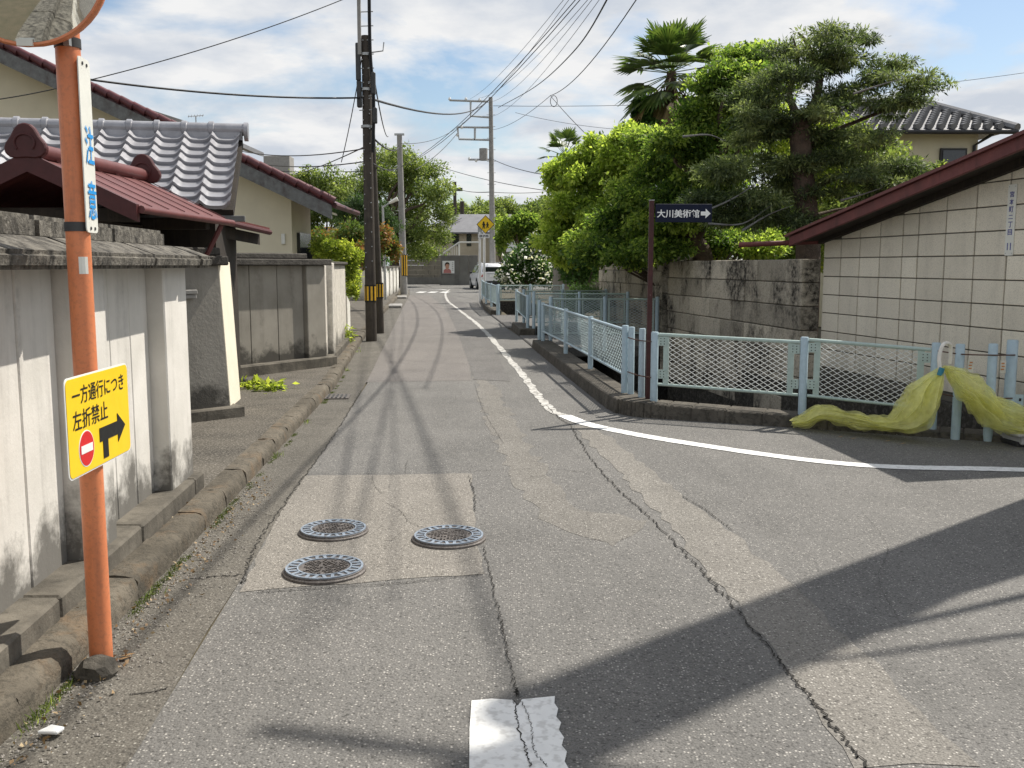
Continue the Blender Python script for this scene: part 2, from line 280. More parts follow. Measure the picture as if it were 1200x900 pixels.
# ------------------------------------------------------------------ mesh builder
class MB:
    def __init__(s): s.v = []; s.f = []
    def add(s, vs, fs):
        k = len(s.v); s.v += [tuple(v) for v in vs]; s.f += [tuple(k+i for i in f) for f in fs]; return s
    def hexa(s, b, t):          # four bottom points, four top points (counter-clockwise)
        return s.add(list(b)+list(t), [(3,2,1,0),(4,5,6,7),(0,1,5,4),(1,2,6,5),(2,3,7,6),(3,0,4,7)])
    def box(s, c, d, rz=0):
        x, y, z = d[0]/2, d[1]/2, d[2]/2; m = Matrix.Rotation(rz, 3, 'Z'); c = Vector(c)
        q = [(-x,-y),(x,-y),(x,y),(-x,y)]
        return s.hexa([c+m@Vector((a,b,-z)) for a,b in q], [c+m@Vector((a,b,z)) for a,b in q])
    def fbox(s, o, u, v, w):    # box spanned by three vectors from corner o
        o, u, v, w = map(Vector, (o, u, v, w))
        if u.cross(v).dot(w) < 0: u, v = v, u
        b = [o, o+u, o+u+v, o+v]
        return s.hexa(b, [q+w for q in b])
    def tube(s, pts, r, seg=10, cap=True, ph=0):
        pts = [Vector(p) for p in pts]; n = len(pts)
        rs = [r]*n if isinstance(r, (int, float)) else list(r)
        k = len(s.v); ref = None
        for i, p in enumerate(pts):
            t = (pts[min(i+1, n-1)]-pts[max(i-1, 0)]).normalized()
            if ref is None: ref = Vector((1,0,0)) if abs(t.x) < .8 else Vector((0,1,0))
            a = (ref-t*ref.dot(t)).normalized(); ref = a; b = t.cross(a)
            for j in range(seg):
                g = 2*math.pi*j/seg+ph
                s.v.append(tuple(p+(a*math.cos(g)+b*math.sin(g))*rs[i]))
        for i in range(n-1):
            for j in range(seg):
                j2 = (j+1) % seg
                s.f.append((k+i*seg+j, k+i*seg+j2, k+(i+1)*seg+j2, k+(i+1)*seg+j))
        if cap:
            s.f.append(tuple(k+j for j in reversed(range(seg)))); s.f.append(tuple(k+(n-1)*seg+j for j in range(seg)))
        return s
    def cyl(s, a, b, r, seg=14, r2=None): return s.tube([a, b], [r, r if r2 is None else r2], seg)
    def prism(s, poly, ext):    # planar polygon extruded by a vector
        poly = [Vector(p) for p in poly]; ext = Vector(ext); n = len(poly)
        nn = sum(((poly[i]-poly[0]).cross(poly[(i+1) % n]-poly[0]) for i in range(1, n-1)), Vector())
        if nn.dot(ext) < 0: poly = poly[::-1]
        return s.add(poly+[p+ext for p in poly], [tuple(reversed(range(n))), tuple(range(n, 2*n))]+[(i, (i+1) % n, n+(i+1) % n, n+i) for i in range(n)])
    def sheet(s, poly):         # flat polygon, facing up
        vs = [Vector((p[0], p[1], p[2] if len(p) > 2 else 0)) for p in poly]
        tr = tessellate_polygon([vs])
        fs = []
        for a, b, c in tr:
            fs.append((a, b, c) if (vs[b]-vs[a]).cross(vs[c]-vs[a]).z > 0 else (a, c, b))
        return s.add(vs, fs)
    def build(s, name, m, parent=None, bevel=0, smooth=0, seg=1):
        me = bpy.data.meshes.new(name); off = wloc(parent)
        me.from_pydata([(x-off.x, y-off.y, z-off.z) for x, y, z in s.v], [], s.f)
        if bevel:
            bm = bmesh.new(); bm.from_mesh(me)
            bmesh.ops.bevel(bm, geom=[e for e in bm.edges if len(e.link_faces) == 2 and e.calc_face_angle(0) > .5], offset=bevel, segments=seg, affect='EDGES', clamp_overlap=True)
            bm.to_mesh(me); bm.free()
        if smooth:
            me.shade_smooth(); me.set_sharp_from_angle(angle=R(smooth))
        me.materials.append(M[m] if isinstance(m, str) else m)
        o = bpy.data.objects.new(name, me); COL.objects.link(o)
        if parent: o.parent = parent
        return o
def wloc(o):
    v = Vector((0,0,0))
    while o is not None: v += o.location; o = o.parent
    return v
def tag(o, label=None, cat=None, group=None, kind=None):
    if label: o['label'] = label
    if cat: o['category'] = cat
    if group: o['group'] = group
    if kind: o['kind'] = kind
    return o
def thing(name, label, cat, loc=(0,0,0), group=None):
    o = bpy.data.objects.new(name, None); COL.objects.link(o); o.location = loc; o.empty_display_size = .2
    return tag(o, label, cat, group)
def struct(o): o['kind'] = 'structure'; return o
def link_copy(o, parent=None, loc=None):
    c = o.copy(); COL.objects.link(c); c.parent = parent
    if loc is not None: c.location = loc
    for ch in o.children: link_copy(ch, c)
    return c
def spline(pts, n=8):            # catmull-rom through points
    pts = [Vector(p) for p in pts]; q = [pts[0]*2-pts[1]]+pts+[pts[-1]*2-pts[-2]]; out = []
    for i in range(1, len(q)-2):
        for k in range(n):
            t = k/n; a, b, c, d = q[i-1], q[i], q[i+1], q[i+2]
            out.append(.5*((2*b)+(c-a)*t+(2*a-5*b+4*c-d)*t*t+(3*b-a-3*c+d)*t**3))
    return out+[pts[-1]]
def lerp_line(pts, Y):           # X at a given Y along a ground polyline sorted by Y
    for (x0, y0), (x1, y1) in zip(pts, pts[1:]):
        if y0 <= Y <= y1: return x0+(x1-x0)*(Y-y0)/(y1-y0)
    return pts[0][0] if Y < pts[0][1] else pts[-1][0]
class Frame:                     # a flat board: origin, right, up; local (x, y, depth)
    def __init__(s, o, u, w):
        s.o = Vector(o); s.u = Vector(u).normalized(); s.w = Vector(w).normalized(); s.n = s.u.cross(s.w).normalized()
    def p(s, x, y, d=0): return s.o+s.u*x+s.w*y+s.n*d
    def poly(s, name, pts, m, parent, d=.002, th=.0015):
        return MB().prism([s.p(x, y, d) for x, y in pts], s.n*th).build(name, m, parent)
    def rrect(s, w, h, r, cx=0, cy=0, k=4):
        out = []
        for sx_, sy_, a0 in ((1,1,0),(-1,1,90),(-1,-1,180),(1,-1,270)):
            for i in range(k+1):
                a = R(a0+90*i/k); out.append((cx+sx_*(w/2-r)+r*math.cos(a), cy+sy_*(h/2-r)+r*math.sin(a)))
        return out
    def text(s, body, size, m, parent, x, y, d=.003, sxs=1, bold=.012, name='lettering', vertical=False, maxw=None, th=0):
        cu = bpy.data.curves.new('t', 'FONT'); cu.body = body; cu.size = 1; cu.align_x = 'CENTER'; cu.align_y = 'CENTER'; cu.offset = bold; cu.resolution_u = 3
        to = bpy.data.objects.new('t', cu); COL.objects.link(to)
        dg = bpy.context.evaluated_depsgraph_get(); me = bpy.data.meshes.new_from_object(to.evaluated_get(dg))
        bpy.data.objects.remove(to)
        vs = [v.co.copy() for v in me.vertices]
        x0 = min(v.x for v in vs); x1 = max(v.x for v in vs); y0 = min(v.y for v in vs); y1 = max(v.y for v in vs)
        k = size/(y1-y0) if len(body) > 1 or True else size
        kx = k*sxs
        if maxw: kx = maxw/(x1-x0)
        off = wloc(parent)
        me2 = bpy.data.meshes.new(name)
        me2.from_pydata([tuple(s.p(x+(v.x-(x0+x1)/2)*kx, y+(v.y-(y0+y1)/2)*k, d)-off) for v in vs], [], [tuple(p.vertices) for p in me.polygons])
        me2.materials.append(M[m]); o = bpy.data.objects.new(name, me2); COL.objects.link(o); o.parent = parent
        bpy.data.meshes.remove(me); return o
# ------------------------------------------------------------------ foliage
def quads_mesh(name, V, F, attr, m, parent=None):
    """V (n,4,3) quads"""
    n = len(V); off = wloc(parent); V = V.reshape(-1, 3)-np.array(off)
    me = bpy.data.meshes.new(name)
    me.vertices.add(n*4); me.vertices.foreach_set('co', V.astype(np.float32).ravel())
    me.loops.add(n*4); me.loops.foreach_set('vertex_index', np.arange(n*4, dtype=np.int32))
    me.polygons.add(n); me.polygons.foreach_set('loop_start', np.arange(0, n*4, 4, dtype=np.int32))
    a = me.attributes.new('v', 'FLOAT', 'POINT'); a.data.foreach_set('value', np.repeat(attr, 4).astype(np.float32))
    me.update(calc_edges=True); me.validate()
    me.materials.append(M[m]); o = bpy.data.objects.new(name, me); COL.objects.link(o)
    if parent: o.parent = parent
    return o
def leaf_quads(rg, pts, direc, nrm, ln, wd):
    d = direc/np.linalg.norm(direc, axis=1, keepdims=True)
    s = np.cross(d, nrm); s /= np.linalg.norm(s, axis=1, keepdims=True)+1e-9
    up = np.cross(s, d)
    ln = ln[:, None]; wd = wd[:, None]
    a = pts; b = pts+d*ln*.45+s*wd*.5+up*wd*.12; c = pts+d*ln-up*ln*.10; e = pts+d*ln*.45-s*wd*.5+up*wd*.12
    return np.stack([a, b, c, e], 1)
def foliage(name, clumps, n, size, m, parent, aspect=.55, seed=1, droop=0., outw=.6, flat=.5, hollow=.45, gaps=.3, tone=.25, base_v=.5):
    """clumps: list of (centre, (rx, ry, rz)); leaves fill the outer part of every clump, broken by gaps"""
    rg = np.random.default_rng(seed)
    C = np.array([tuple(c[0]) for c in clumps]); Rr = np.array([c[1] for c in clumps])
    w = (Rr[:, 0]*Rr[:, 1]*Rr[:, 2])**(2/3); idx = rg.choice(len(C), int(n*1.6), p=w/w.sum())
    d = rg.normal(size=(len(idx), 3)); d /= np.linalg.norm(d, axis=1, keepdims=True)
    r = hollow+(1.08-hollow)*rg.random(len(idx))**.7
    fr = rg.normal(size=(len(C), 4, 3))*3.2; ph = rg.random((len(C), 4))*6.28
    g = np.zeros(len(idx))
    for k in range(4): g += np.sin((d*fr[idx, k]).sum(1)*1.6+ph[idx, k])
    keep = (g/4+rg.normal(size=len(idx))*.15) > (-.75+gaps*1.0)
    idx, d, r, g = idx[keep][:n], d[keep][:n], r[keep][:n], g[keep][:n]
    r = r*np.where(rg.random(len(idx)) < .22, 1+.55*rg.random(len(idx)), 1.0)
    p = C[idx]+d*Rr[idx]*(r*(1+.2*g/2))[:, None]
    dirr = d*outw+rg.normal(size=d.shape)*.55; dirr[:, 2] -= droop
    nrm = rg.normal(size=d.shape)*.45+d*.35; nrm[:, 2] += flat
    ln = size*(.45+1.1*rg.random(len(idx))**1.5)
    V = leaf_quads(rg, p, dirr, nrm, ln, ln*aspect)
    tv = np.clip(base_v+rg.normal(size=len(idx))*.26+(rg.random(len(C))[idx]-.5)*tone*2, 0, 1)
    return quads_mesh(name, V, None, tv, m, parent)
def pxclumps(lst, Y, depth=1.0, seed=3, zscale=1.0):
    """(px, py, rx_px, ry_px) at about Y; depth gives the spread along the view"""
    rg = random.Random(seed); out = []
    for q in lst:
        px, py, rx, ry = q[:4]; yy = Y+(q[4] if len(q) > 4 else rg.uniform(-depth, depth))
        k = yy/FPX; c = P3(px, py, yy); rx, ry = rx*k, ry*k
        for _ in range(7):
            d = Vector((rg.gauss(0,1), rg.gauss(0,1), rg.gauss(0,1))).normalized()*rg.uniform(.3,1.0); f = rg.uniform(.42,.72)
            out.append((c+Vector((d.x*rx, d.y*rx, d.z*ry)), (rx*f, rx*f*.95, ry*f*1.15)))
    return out
def limbs(mb, base, tips, r0, seed=1, seg=6, wob=.12, fork=.45):
    rg = random.Random(seed); base = Vector(base)
    for t, f in tips:
        t = Vector(t); st = base+(t-base)*0
        mid = base.lerp(t, fork); mid.z += (t-base).length*.10
        L_ = (t-base).length
        pts = spline([st, mid+Vector((rg.uniform(-1,1), rg.uniform(-1,1), rg.uniform(-.5,.5)))*wob*L_, base.lerp(t, .75)+Vector((rg.uniform(-1,1), rg.uniform(-1,1), rg.uniform(0,.8)))*wob*L_*.6, t], 4)
        nn = len(pts); mb.tube(pts, [r0*f*(1-.85*i/(nn-1)) for i in range(nn)], seg)
    return mb
def tree(name, label, base, fork_h, clumps, n, size, m, r0=.15, seed=1, cat='tree', group=None, trunk_pts=None, nl=9, bark='bark', **kw):
    t = thing(name, label, cat, base, group)
    mb = MB(); b = Vector(base)
    top = b+Vector((0, 0, fork_h))
    tp = spline(trunk_pts, 5) if trunk_pts else [b+Vector((0,0,-.1)), b+Vector((.03,0,fork_h*.5)), top]
    nn = len(tp); mb.tube(tp, [r0*(1.25-.45*i/(nn-1)) for i in range(nn)], 10)
    top = tp[-1]
    rg = random.Random(seed); cs = list(clumps); rg.shuffle(cs)
    limbs(mb, top-Vector((0,0,.1)), [(c[0], .6) for c in cs[:nl]], r0*.8, seed)
    mb.build('trunk', bark, t, smooth=60)
    foliage('crown', clumps, n, size, m, t, seed=seed, **kw)
    return t
# ------------------------------------------------------------------ ground, canal, roads
canal_in = [(4.20,8.42),(2.92,9.22),(1.74,9.80),(1.36,12.6),(1.14,14.8),(.88,17.4),(.48,21),(.10,24.2),(-.10,29),(-.98,41)]
canal_out = [(.70,41),(1.35,29),(2.28,25.4),(3.10,20.0),(3.34,18.2),(2.84,17.3),(3.63,12.02),(3.84,12.0),(4.45,8.85)]
canal = canal_in+canal_out
mb = MB()
big = [(-400,-300),(400,-300),(400,700),(-400,700)]
vs = [[Vector((x, y, -.02)) for x, y in big], [Vector((x, y, -.02)) for x, y in canal]]
flat = vs[0]+vs[1]
fs = [(a,b,c) if (flat[b]-flat[a]).cross(flat[c]-flat[a]).z > 0 else (a,c,b) for a, b, c in tessellate_polygon(vs)]
mb.add(flat, fs); struct(mb.build('ground', 'soil'))
# canal: stone-lined trench with dark bed
DEP = -1.7
mb = MB(); n = len(canal)
for i in range(n):
    a, b = canal[i], canal[(i+1) % n]; k = 5
    for j in range(k):
        p = (a[0]+(b[0]-a[0])*j/k, a[1]+(b[1]-a[1])*j/k); q = (a[0]+(b[0]-a[0])*(j+1)/k, a[1]+(b[1]-a[1])*(j+1)/k)
        mb.add([(p[0],p[1],-.01),(q[0],q[1],-.01),(q[0],q[1],DEP),(p[0],p[1],DEP)], [(0,1,2,3)])
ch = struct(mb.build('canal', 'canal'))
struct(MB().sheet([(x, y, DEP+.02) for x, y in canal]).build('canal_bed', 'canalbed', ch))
ge = [(-1.08,-60),(-1.13,2.0),(-1.17,2.81),(-1.41,5.72),(-1.85,12.1),(-2.50,19),(-3.42,29),(-5.33,50),(-6.4,60)]
kl = [(-1.45,-60),(-1.58,2.0),(-1.60,2.87),(-1.66,3.79),(-1.74,5.2),(-2.18,11.66),(-2.92,18.4),(-3.92,29),(-5.75,50),(-6.8,60)]
kr_far = [(-1.62,60),(-1.36,41),(-.98,33),(-.66,29)]
road = ge+[(-40,60.5),(-40,76),(40,78),(40,62),(-1.62,60),(-1.36,41),(-.66,29),(-.12,23),(.14,20.4),(.38,17.4),(.74,12.9),(1.0,9.95),(1.12,9.55),(1.5,9.28),(2.64,8.76),(4.2,8.02),(4.5,7.0),(30,8.5),(30,-60)]
struct(MB().sheet([(x, y, .0) for x, y in road]).build('road', 'asphalt'))
def band(lo, hi, ys, z):
    m_ = MB()
    for a, b in zip(ys, ys[1:]):
        m_.add([(lo(a),a,z),(hi(a),a,z),(hi(b),b,z),(lo(b),b,z)], [(0,1,2,3)])
    return m_
ysL = [-60,-20,-4,0,1.5,2.4,2.87,3.8,4.8,5.8,7,8.5,10,11.6,13.5,16,18.4,21,25,29,36,43,50,60]
M['gutter2'] = asphalt('gutter_rough', (.098,.090,.076), (.148,.137,.117), (.42,.40,.35), 2.2)
struct(band(lambda y: lerp_line(kl, y)-.02, lambda y: lerp_line(ge, y)+.03*math.sin(y*3.1)*.3, ysL, .0035).build('gutter', 'gutter2'))
# road surface patches, each a sheet of its own
rp = random.Random(5)
def jpoly(pts, z, name, m, step=.12, j=.012):
    out = []
    for i in range(len(pts)):
        a, b = Vector(pts[i]), Vector(pts[(i+1) % len(pts)]); k = max(1, int((b-a).length/step))
        for q in range(k):
            p = a.lerp(b, q/k); out.append((p.x+rp.uniform(-j, j), p.y+rp.uniform(-j, j), z))
    return struct(MB().sheet(out).build(name, m))
def gp(*px): return [G(x, y).xy for x, y in px]
jpoly(gp((350,558),(552,555),(556,610),(567,672),(282,694)), .0022, 'road_patch', 'asphalt_patch')
jpoly(gp((672,500),(700,502),(860,628),(1010,760),(1148,900),(1012,900),(860,708),(760,590)), .0022, 'road_patch', 'asphalt_pale', j=.03)
jpoly(gp((556,440),(580,452),(620,520),(664,590),(760,612),(720,640),(640,610),(600,560),(566,480)), .0016, 'road_patch', 'asphalt_worn', j=.05)
jpoly(gp((424,448),(552,446),(548,405),(520,360),(503,346),(480,346),(456,390)), .0022, 'road_patch', 'asphalt_far')
jpoly(gp((556,445),(598,447),(572,395),(545,356),(528,346),(518,347),(540,400)), .0034, 'road_patch', 'asphalt_fresh')
# painted lines
def ribbon(pts, w, z, wobble=0, seed=1, closed=False):
    rg = random.Random(seed); m_ = MB(); pts = [Vector((p[0], p[1])) for p in pts]; L2 = []; R2 = []
    for i, p in enumerate(pts):
        t = (pts[min(i+1, len(pts)-1)]-pts[max(i-1, 0)]).normalized(); nn = Vector((-t.y, t.x))
        ww = w if isinstance(w, (int, float)) else w[i]
        L2.append(p+nn*(ww/2+rg.uniform(-1,1)*wobble)); R2.append(p-nn*(ww/2+rg.uniform(-1,1)*wobble))
    for i in range(len(pts)-1):
        m_.add([(*R2[i], z),(*R2[i+1], z),(*L2[i+1], z),(*L2[i], z)], [(0,1,2,3)])
    return m_
edge_far = spline([(*p,0) for p in [(-3.9,60),(-3.6,52),(-2.75,41),(-1.85,33),(-.78,23.5),(.02,14.6),(.37,10.2),(.52,9.5)]], 24)
edge_near = spline([(*p,0) for p in [(.52,9.5),(.78,8.86),(1.46,8.02),(2.55,7.13),(3.78,6.92),(6,6.6),(12,6.2),(28,6)]], 24)
struct(ribbon([p.xy for p in edge_far], .10, .0046, .016).build('painted_line', 'paint_worn'))
struct(ribbon([p.xy for p in edge_near], .15, .0046, .005).build('painted_line', 'paint'))
sb = [G(553,822).xy, G(650,816).xy]
struct(MB().sheet([(x, y, .0046) for x, y in [(-.14,3.15),(-.07,3.165),(.0,3.155),(.02,3.11),(.035,3.16),(.150,3.185),(.146,3.13),(.157,3.09),(.148,3.03),(.162,2.99),(.152,2.94),(.166,2.89),(.156,2.84),(.170,2.80),(.160,2.74),(.172,2.69),(.165,2.6),(.17,2.3),(.17,1.0),(-.13,1.0),(-.135,2.4),(-.128,2.7),(-.138,2.95)]]).build('stop_marking', 'paint'))
for px in (493, 506.5, 520.5):
    p = G(px, 342.6); struct(MB().sheet([(p.x-.22,p.y-.9,.012),(p.x+.22,p.y-.9,.012),(p.x+.3,p.y+.9,.012),(p.x-.14,p.y+.9,.012)]).build('painted_dash', 'paint'))
struct(ribbon([p.xy for p in spline([(*p,0) for p in [(-9,61.5),(-6.2,61),(-4.6,60),(-3.9,58)]], 10)], .2, .012, .01).build('painted_line', 'paint'))
# cracks: thin dark wandering ribbons
def crack(pxs, w=.012, z=.014, n=14, j=.02, seed=1, parent=None):
    rg = random.Random(seed); q = spline([G(x, y) for x, y in pxs], n); m_ = []
    for p in q: m_.append((p.x+rg.uniform(-j, j), p.y+rg.uniform(-j, j)*1.3))
    ws = [w*rg.uniform(.35, 1.25) for _ in q]; ws[0] = ws[-1] = .002
    return ribbon(m_, ws, z, 0, seed)
cracks = MB()
for pxs, w, nn, s in [([(668,498),(700,548),(760,606),(830,678),(900,760),(960,832),(1016,900)], .021, 22, 1), ([(566,640),(578,690),(590,740),(602,800),(608,818)], .013, 22, 2),
    ([(603,822),(606,850),(616,880),(622,900)], .010, 14, 3), ([(610,822),(622,850),(626,880),(640,900)], .006, 14, 4),
    ([(300,695),(380,690),(470,684),(565,674)], .012, 30, 5), ([(475,556),(476,545),(478,540)], .006, 8, 6), ([(362,556),(470,556),(545,553),(640,550),(700,556)], .009, 28, 7),
    ([(550,558),(556,580),(557,600)], .016, 12, 8), ([(424,458),(392,510),(345,575),(300,640),(285,685)], .02, 28, 9), ([(452,590),(470,600),(480,613),(500,620),(520,624)], .007, 14, 10),
    ([(436,560),(440,572),(450,580)], .006, 10, 11), ([(800,582),(830,600),(858,622)], .012, 14, 12), ([(660,600),(720,596),(745,590)], .005, 14, 13), ([(640,475),(655,490),(668,498)], .02, 10, 14),
    ([(556,450),(566,480),(590,520)], .006, 20, 15), ([(430,447),(490,446),(560,445)], .01, 20, 16), ([(620,560),(680,552),(760,545),(850,540)], .004, 20, 17),
    ([(480,660),(520,662),(560,655)], .004, 14, 18), ([(1010,600),(1040,640),(1030,680),(1060,740)], .004, 20, 19), ([(700,700),(760,690),(830,700)], .003, 18, 20),
    ([(430,640),(450,640),(470,625)], .004, 10, 21), ([(232,615),(262,612),(292,606)], .012, 10, 22), ([(150,815),(180,812),(196,808)], .012, 8, 23), ([(222,680),(250,677),(282,675)], .02, 10, 24)]:
    c_ = crack(pxs, w*.42, .0062, nn*2, w*.5+.002, s); cracks.add(c_.v, c_.f)
tag(cracks.build('road_cracks', 'crack'), kind='stuff')
# ---- left kerb: individual stones, then the narrow pavement
kerb = MB().box((-1.75, -6, .03), (.12, 4, .06)).build('kerb', 'kerb'); struct(kerb)
y = 1.2; ks = random.Random(11)
while y < 44:
    ln = ks.uniform(.52, .66) if y < 20 else 1.2
    a = Vector((lerp_line(kl, y), y)); b = Vector((lerp_line(kl, y+ln-.002), y+ln-.002))
    t = (b-a).normalized(); nn = Vector((-t.y, t.x)); h = .112+ks.uniform(-.006, .006); w_ = .15
    prof = [(0,-.02),(.002,.055),(.010,.085),(.026,.103),(.055,.111),(.10,.112),(.15,.110),(.15,-.02)]
    m_ = MB(); NR_ = 7; np_ = len(prof); lift = ks.uniform(-.004, .004); ang_ = [ks.uniform(.8, 1.1) for _ in range(NR_)]
    for i_ in range(NR_):
        c_ = a.lerp(b, i_/(NR_-1))
        for (d_, z_) in prof:
            e_ = .0045 if 0 < d_ < .15 else .002
            q_ = c_+nn*(d_+ks.uniform(-e_, e_)*1.6); m_.v.append((q_.x, q_.y, z_+lift+(ks.uniform(-e_, e_)*1.3 if z_ > 0 else 0)))
    for i_ in range(NR_-1):
        for j_ in range(np_-1): m_.f.append((i_*np_+j_, (i_+1)*np_+j_, (i_+1)*np_+j_+1, i_*np_+j_+1))
    m_.f.append(tuple(range(np_))); m_.f.append(tuple((NR_-1)*np_+j_ for j_ in reversed(range(np_))))
    m_.build('kerb_stone', 'kerb', kerb, smooth=65)
    y += ln
w1x = lambda y: -1.66-.076*y           # face of the long wall
def pav_in(y):
    if y < 6.6: return w1x(y)-.3
    if y < 9: return -4.6
    if y < 13.6: return -4.6
    if y < 19: return lerp_line(kl, y)-.6
    return lerp_line(kl, y)-3.2 if y < 38.5 else lerp_line(kl, y)-.6
struct(band(lambda y: pav_in(y), lambda y: lerp_line(kl, y)-.145, [-60,-20,0,2,3,4,5,6.3,6.59,6.61,8,9,11,13.59,13.61,16,18.9,19.1,24,29,38.4,38.6,50,60], .098).build('pavement', 'pave'))
# ---- right kerb, tapering down round the corner
krb = [(.36,17.5,.15),(.74,12.9,.15),(1.0,10.0,.15),(1.10,9.62,.15),(1.22,9.42,.15),(1.5,9.27,.14),(2.64,8.76,.11),(3.55,8.33,.06),(4.25,8.0,.05)]
kerb2 = MB().box((.55, 17.4, .03), (.3, .1, .06)).build('kerb', 'kerb_dark'); struct(kerb2)
kp = spline(krb, 4); KW = .34; i = 0; kk = random.Random(4)
def kin(i):
    t = (kp[min(i+1, len(kp)-1)]-kp[max(i-1, 0)]); t.z = 0; t.normalize(); return Vector((-t.y, t.x, 0))
while i < len(kp)-1:
    a, b = kp[i], kp[i+1]; na, nb = kin(i), kin(i+1)
    a2, b2 = a+na*KW, b+nb*KW
    s = .004
    MB().hexa([(a.x,a.y-s,-.03),(a2.x,a2.y-s,-.3),(b2.x,b2.y+s,-.3),(b.x,b.y+s,-.03)][::-1] if False else [(a.x,a.y,-.03),(b.x,b.y,-.03),(b2.x,b2.y,-.35),(a2.x,a2.y,-.35)],
        [(a.x+na.x*.02,a.y+na.y*.02,a.z+kk.uniform(-.004,.004)),(b.x+nb.x*.02,b.y+nb.y*.02,b.z+kk.uniform(-.004,.004)),(b2.x,b2.y,b.z),(a2.x,a2.y,a.z)]).build('kerb_stone', 'kerb_dark', kerb2, bevel=.012)
    i += 1
for nm, pts in (('kerb', [(-.02,22.9),(.16,20.5)]), ('kerb', [(-1.36,41),(-.98,33),(-.66,29.1)])):
    m_ = MB()
    for (x0, y0), (x1, y1) in zip(pts, pts[1:]):
        m_.hexa([(x0,y0,-.03),(x1,y1,-.03),(x1+.34,y1,-.3),(x0+.34,y0,-.3)], [(x0+.02,y0,.15),(x1+.02,y1,.15),(x1+.34,y1,.15),(x0+.34,y0,.15)])
    struct(m_.build(nm, 'kerb_dark', bevel=.012))
# plank bridges over the canal
for pts in ([(.40,17.52),(3.2,17.6),(2.95,20.35),(.15,20.4)], [(-.10,23.1),(2.55,23.4),(1.5,28.7),(-.63,28.95)]):
    struct(MB().prism([(x, y, .02) for x, y in pts], (0,0,-.2)).build('bridge_deck', 'asphalt_fresh', bevel=.02))
# ------------------------------------------------------------------ left side: boundary walls
def wq(s, d, z): return Vector((w1x(s)+d, s, z))
w1 = thing('boundary_wall', 'long pale concrete panel wall with rough mossy coping behind the orange pole', 'wall', wq(3, -.1, .0))
def seg(mb, s0, s1, d0, d1, z0, z1): return mb.hexa([wq(s0,d0,z0),wq(s0,d1,z0),wq(s1,d1,z0),wq(s1,d0,z0)], [wq(s0,d0,z1),wq(s0,d1,z1),wq(s1,d1,z1),wq(s1,d0,z1)])
piers = [(-10.2,-9.85),(-8.8,-8.45),(-7.3,-6.95),(-5.9,-5.55),(-4.45,-4.1),(-3.0,-2.65),(-1.5,-1.15),(-.1,.25),(1.3,1.65),(2.68,3.0),(4.12,4.48),(5.44,5.92)]
for i, (a, b) in enumerate(piers):
    seg(MB(), a, b, -.16, .10, .18, 1.50).build('pier', 'wall', w1, bevel=.008)
    if i+1 < len(piers):
        c = piers[i+1][0]; k = 3
        for j in range(k):
            s0 = b+(c-b)*j/k+.004; s1 = b+(c-b)*(j+1)/k-.004
            seg(MB(), s0, s1, -.13, rnd.uniform(-.002,.002), .18, 1.50).build('panel', 'wall', w1, bevel=.006)
y = -10.0
while y < 5.95:
    e = min(y+1.05, 5.98); seg(MB(), y+.003, e-.003, -.2, .15+rnd.uniform(-.004,.004), .02, .20).build('plinth_stone', 'plinth', w1, bevel=.012); y = e
y = -10.0
while y < 5.95:
    e = min(y+.93, 6.08); j = rnd.uniform(-.008, .008)
    def cs(s, j=j): return [wq(s,.22+j,1.485),wq(s,.235+j,1.55),wq(s,.06,1.615),wq(s,-.36,1.615),wq(s,-.40,1.485)]
    m_ = MB(); A, B = cs(y+.006), cs(e-.006)
    m_.add(A+B, [(4,3,2,1,0),(5,6,7,8,9)]+[(i,(i+1)%5,5+(i+1)%5,5+i) for i in range(5)]).build('coping_stone', 'cap', w1, bevel=.016, smooth=40, seg=2)
    if e < 6.4 or True:
        e2 = min(e, 5.80)
        if e2-y > .1: seg(MB(), y+.004, e2-.004, -.30, .02+j, 1.60, 1.705).build('ridge_stone', 'cap', w1, bevel=.02, smooth=40, seg=2)
    y = e
# splayed gate wall with a cream end
gA, gB = Vector((-3.55,7.92,0)), Vector((-2.63,8.84,0)); gu = (gB-gA).normalized(); gn = Vector((gu.y, -gu.x, 0)); gl = (gB-gA).length
gw = thing('gate_wall', 'dark rendered gate wall with cream painted end and stepped cap', 'wall', gB)
def gq(s, d, z): return gA+gu*s+gn*d+Vector((0,0,z))-gu*(.07*max(0, z-.1)/1.4 if s > gl-.5 else 0)
def gseg(mb, s0, s1, d0, d1, z0, z1): return mb.hexa([gq(s0,d1,z0),gq(s1,d1,z0),gq(s1,d0,z0),gq(s0,d0,z0)], [gq(s0,d1,z1),gq(s1,d1,z1),gq(s1,d0,z1),gq(s0,d0,z1)])
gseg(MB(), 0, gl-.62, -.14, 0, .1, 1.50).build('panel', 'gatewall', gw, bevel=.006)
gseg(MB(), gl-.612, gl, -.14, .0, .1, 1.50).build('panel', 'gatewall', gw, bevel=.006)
gseg(MB(), 0, gl+.10, -.2, .10, .06, .20).build('plinth_stone', 'plinth', gw, bevel=.012)
ce = Vector((-2.70, 9.42, 0))
def cq(t, d, z): return gB.lerp(ce, t)+Vector((d,0,z))-gu*(.07*max(0, z-.1)/1.4)
MB().hexa([cq(0,-.12,.18),cq(0,.004,.18),cq(1,.004,.18),cq(1,-.12,.18)], [cq(0,-.12,1.53),cq(0,.004,1.53),cq(1,.004,1.53),cq(1,-.12,1.53)]).build('wall_end', 'cream', gw, bevel=.004)
gseg(MB(), gl-.75, gl+.07, -.24, .07, 1.50, 1.585).build('coping_stone', 'cap_dark', gw, bevel=.012)
gseg(MB(), gl-.46, gl+.02, -.2, .03, 1.588, 1.66).build('ridge_stone', 'cap_dark', gw, bevel=.012)
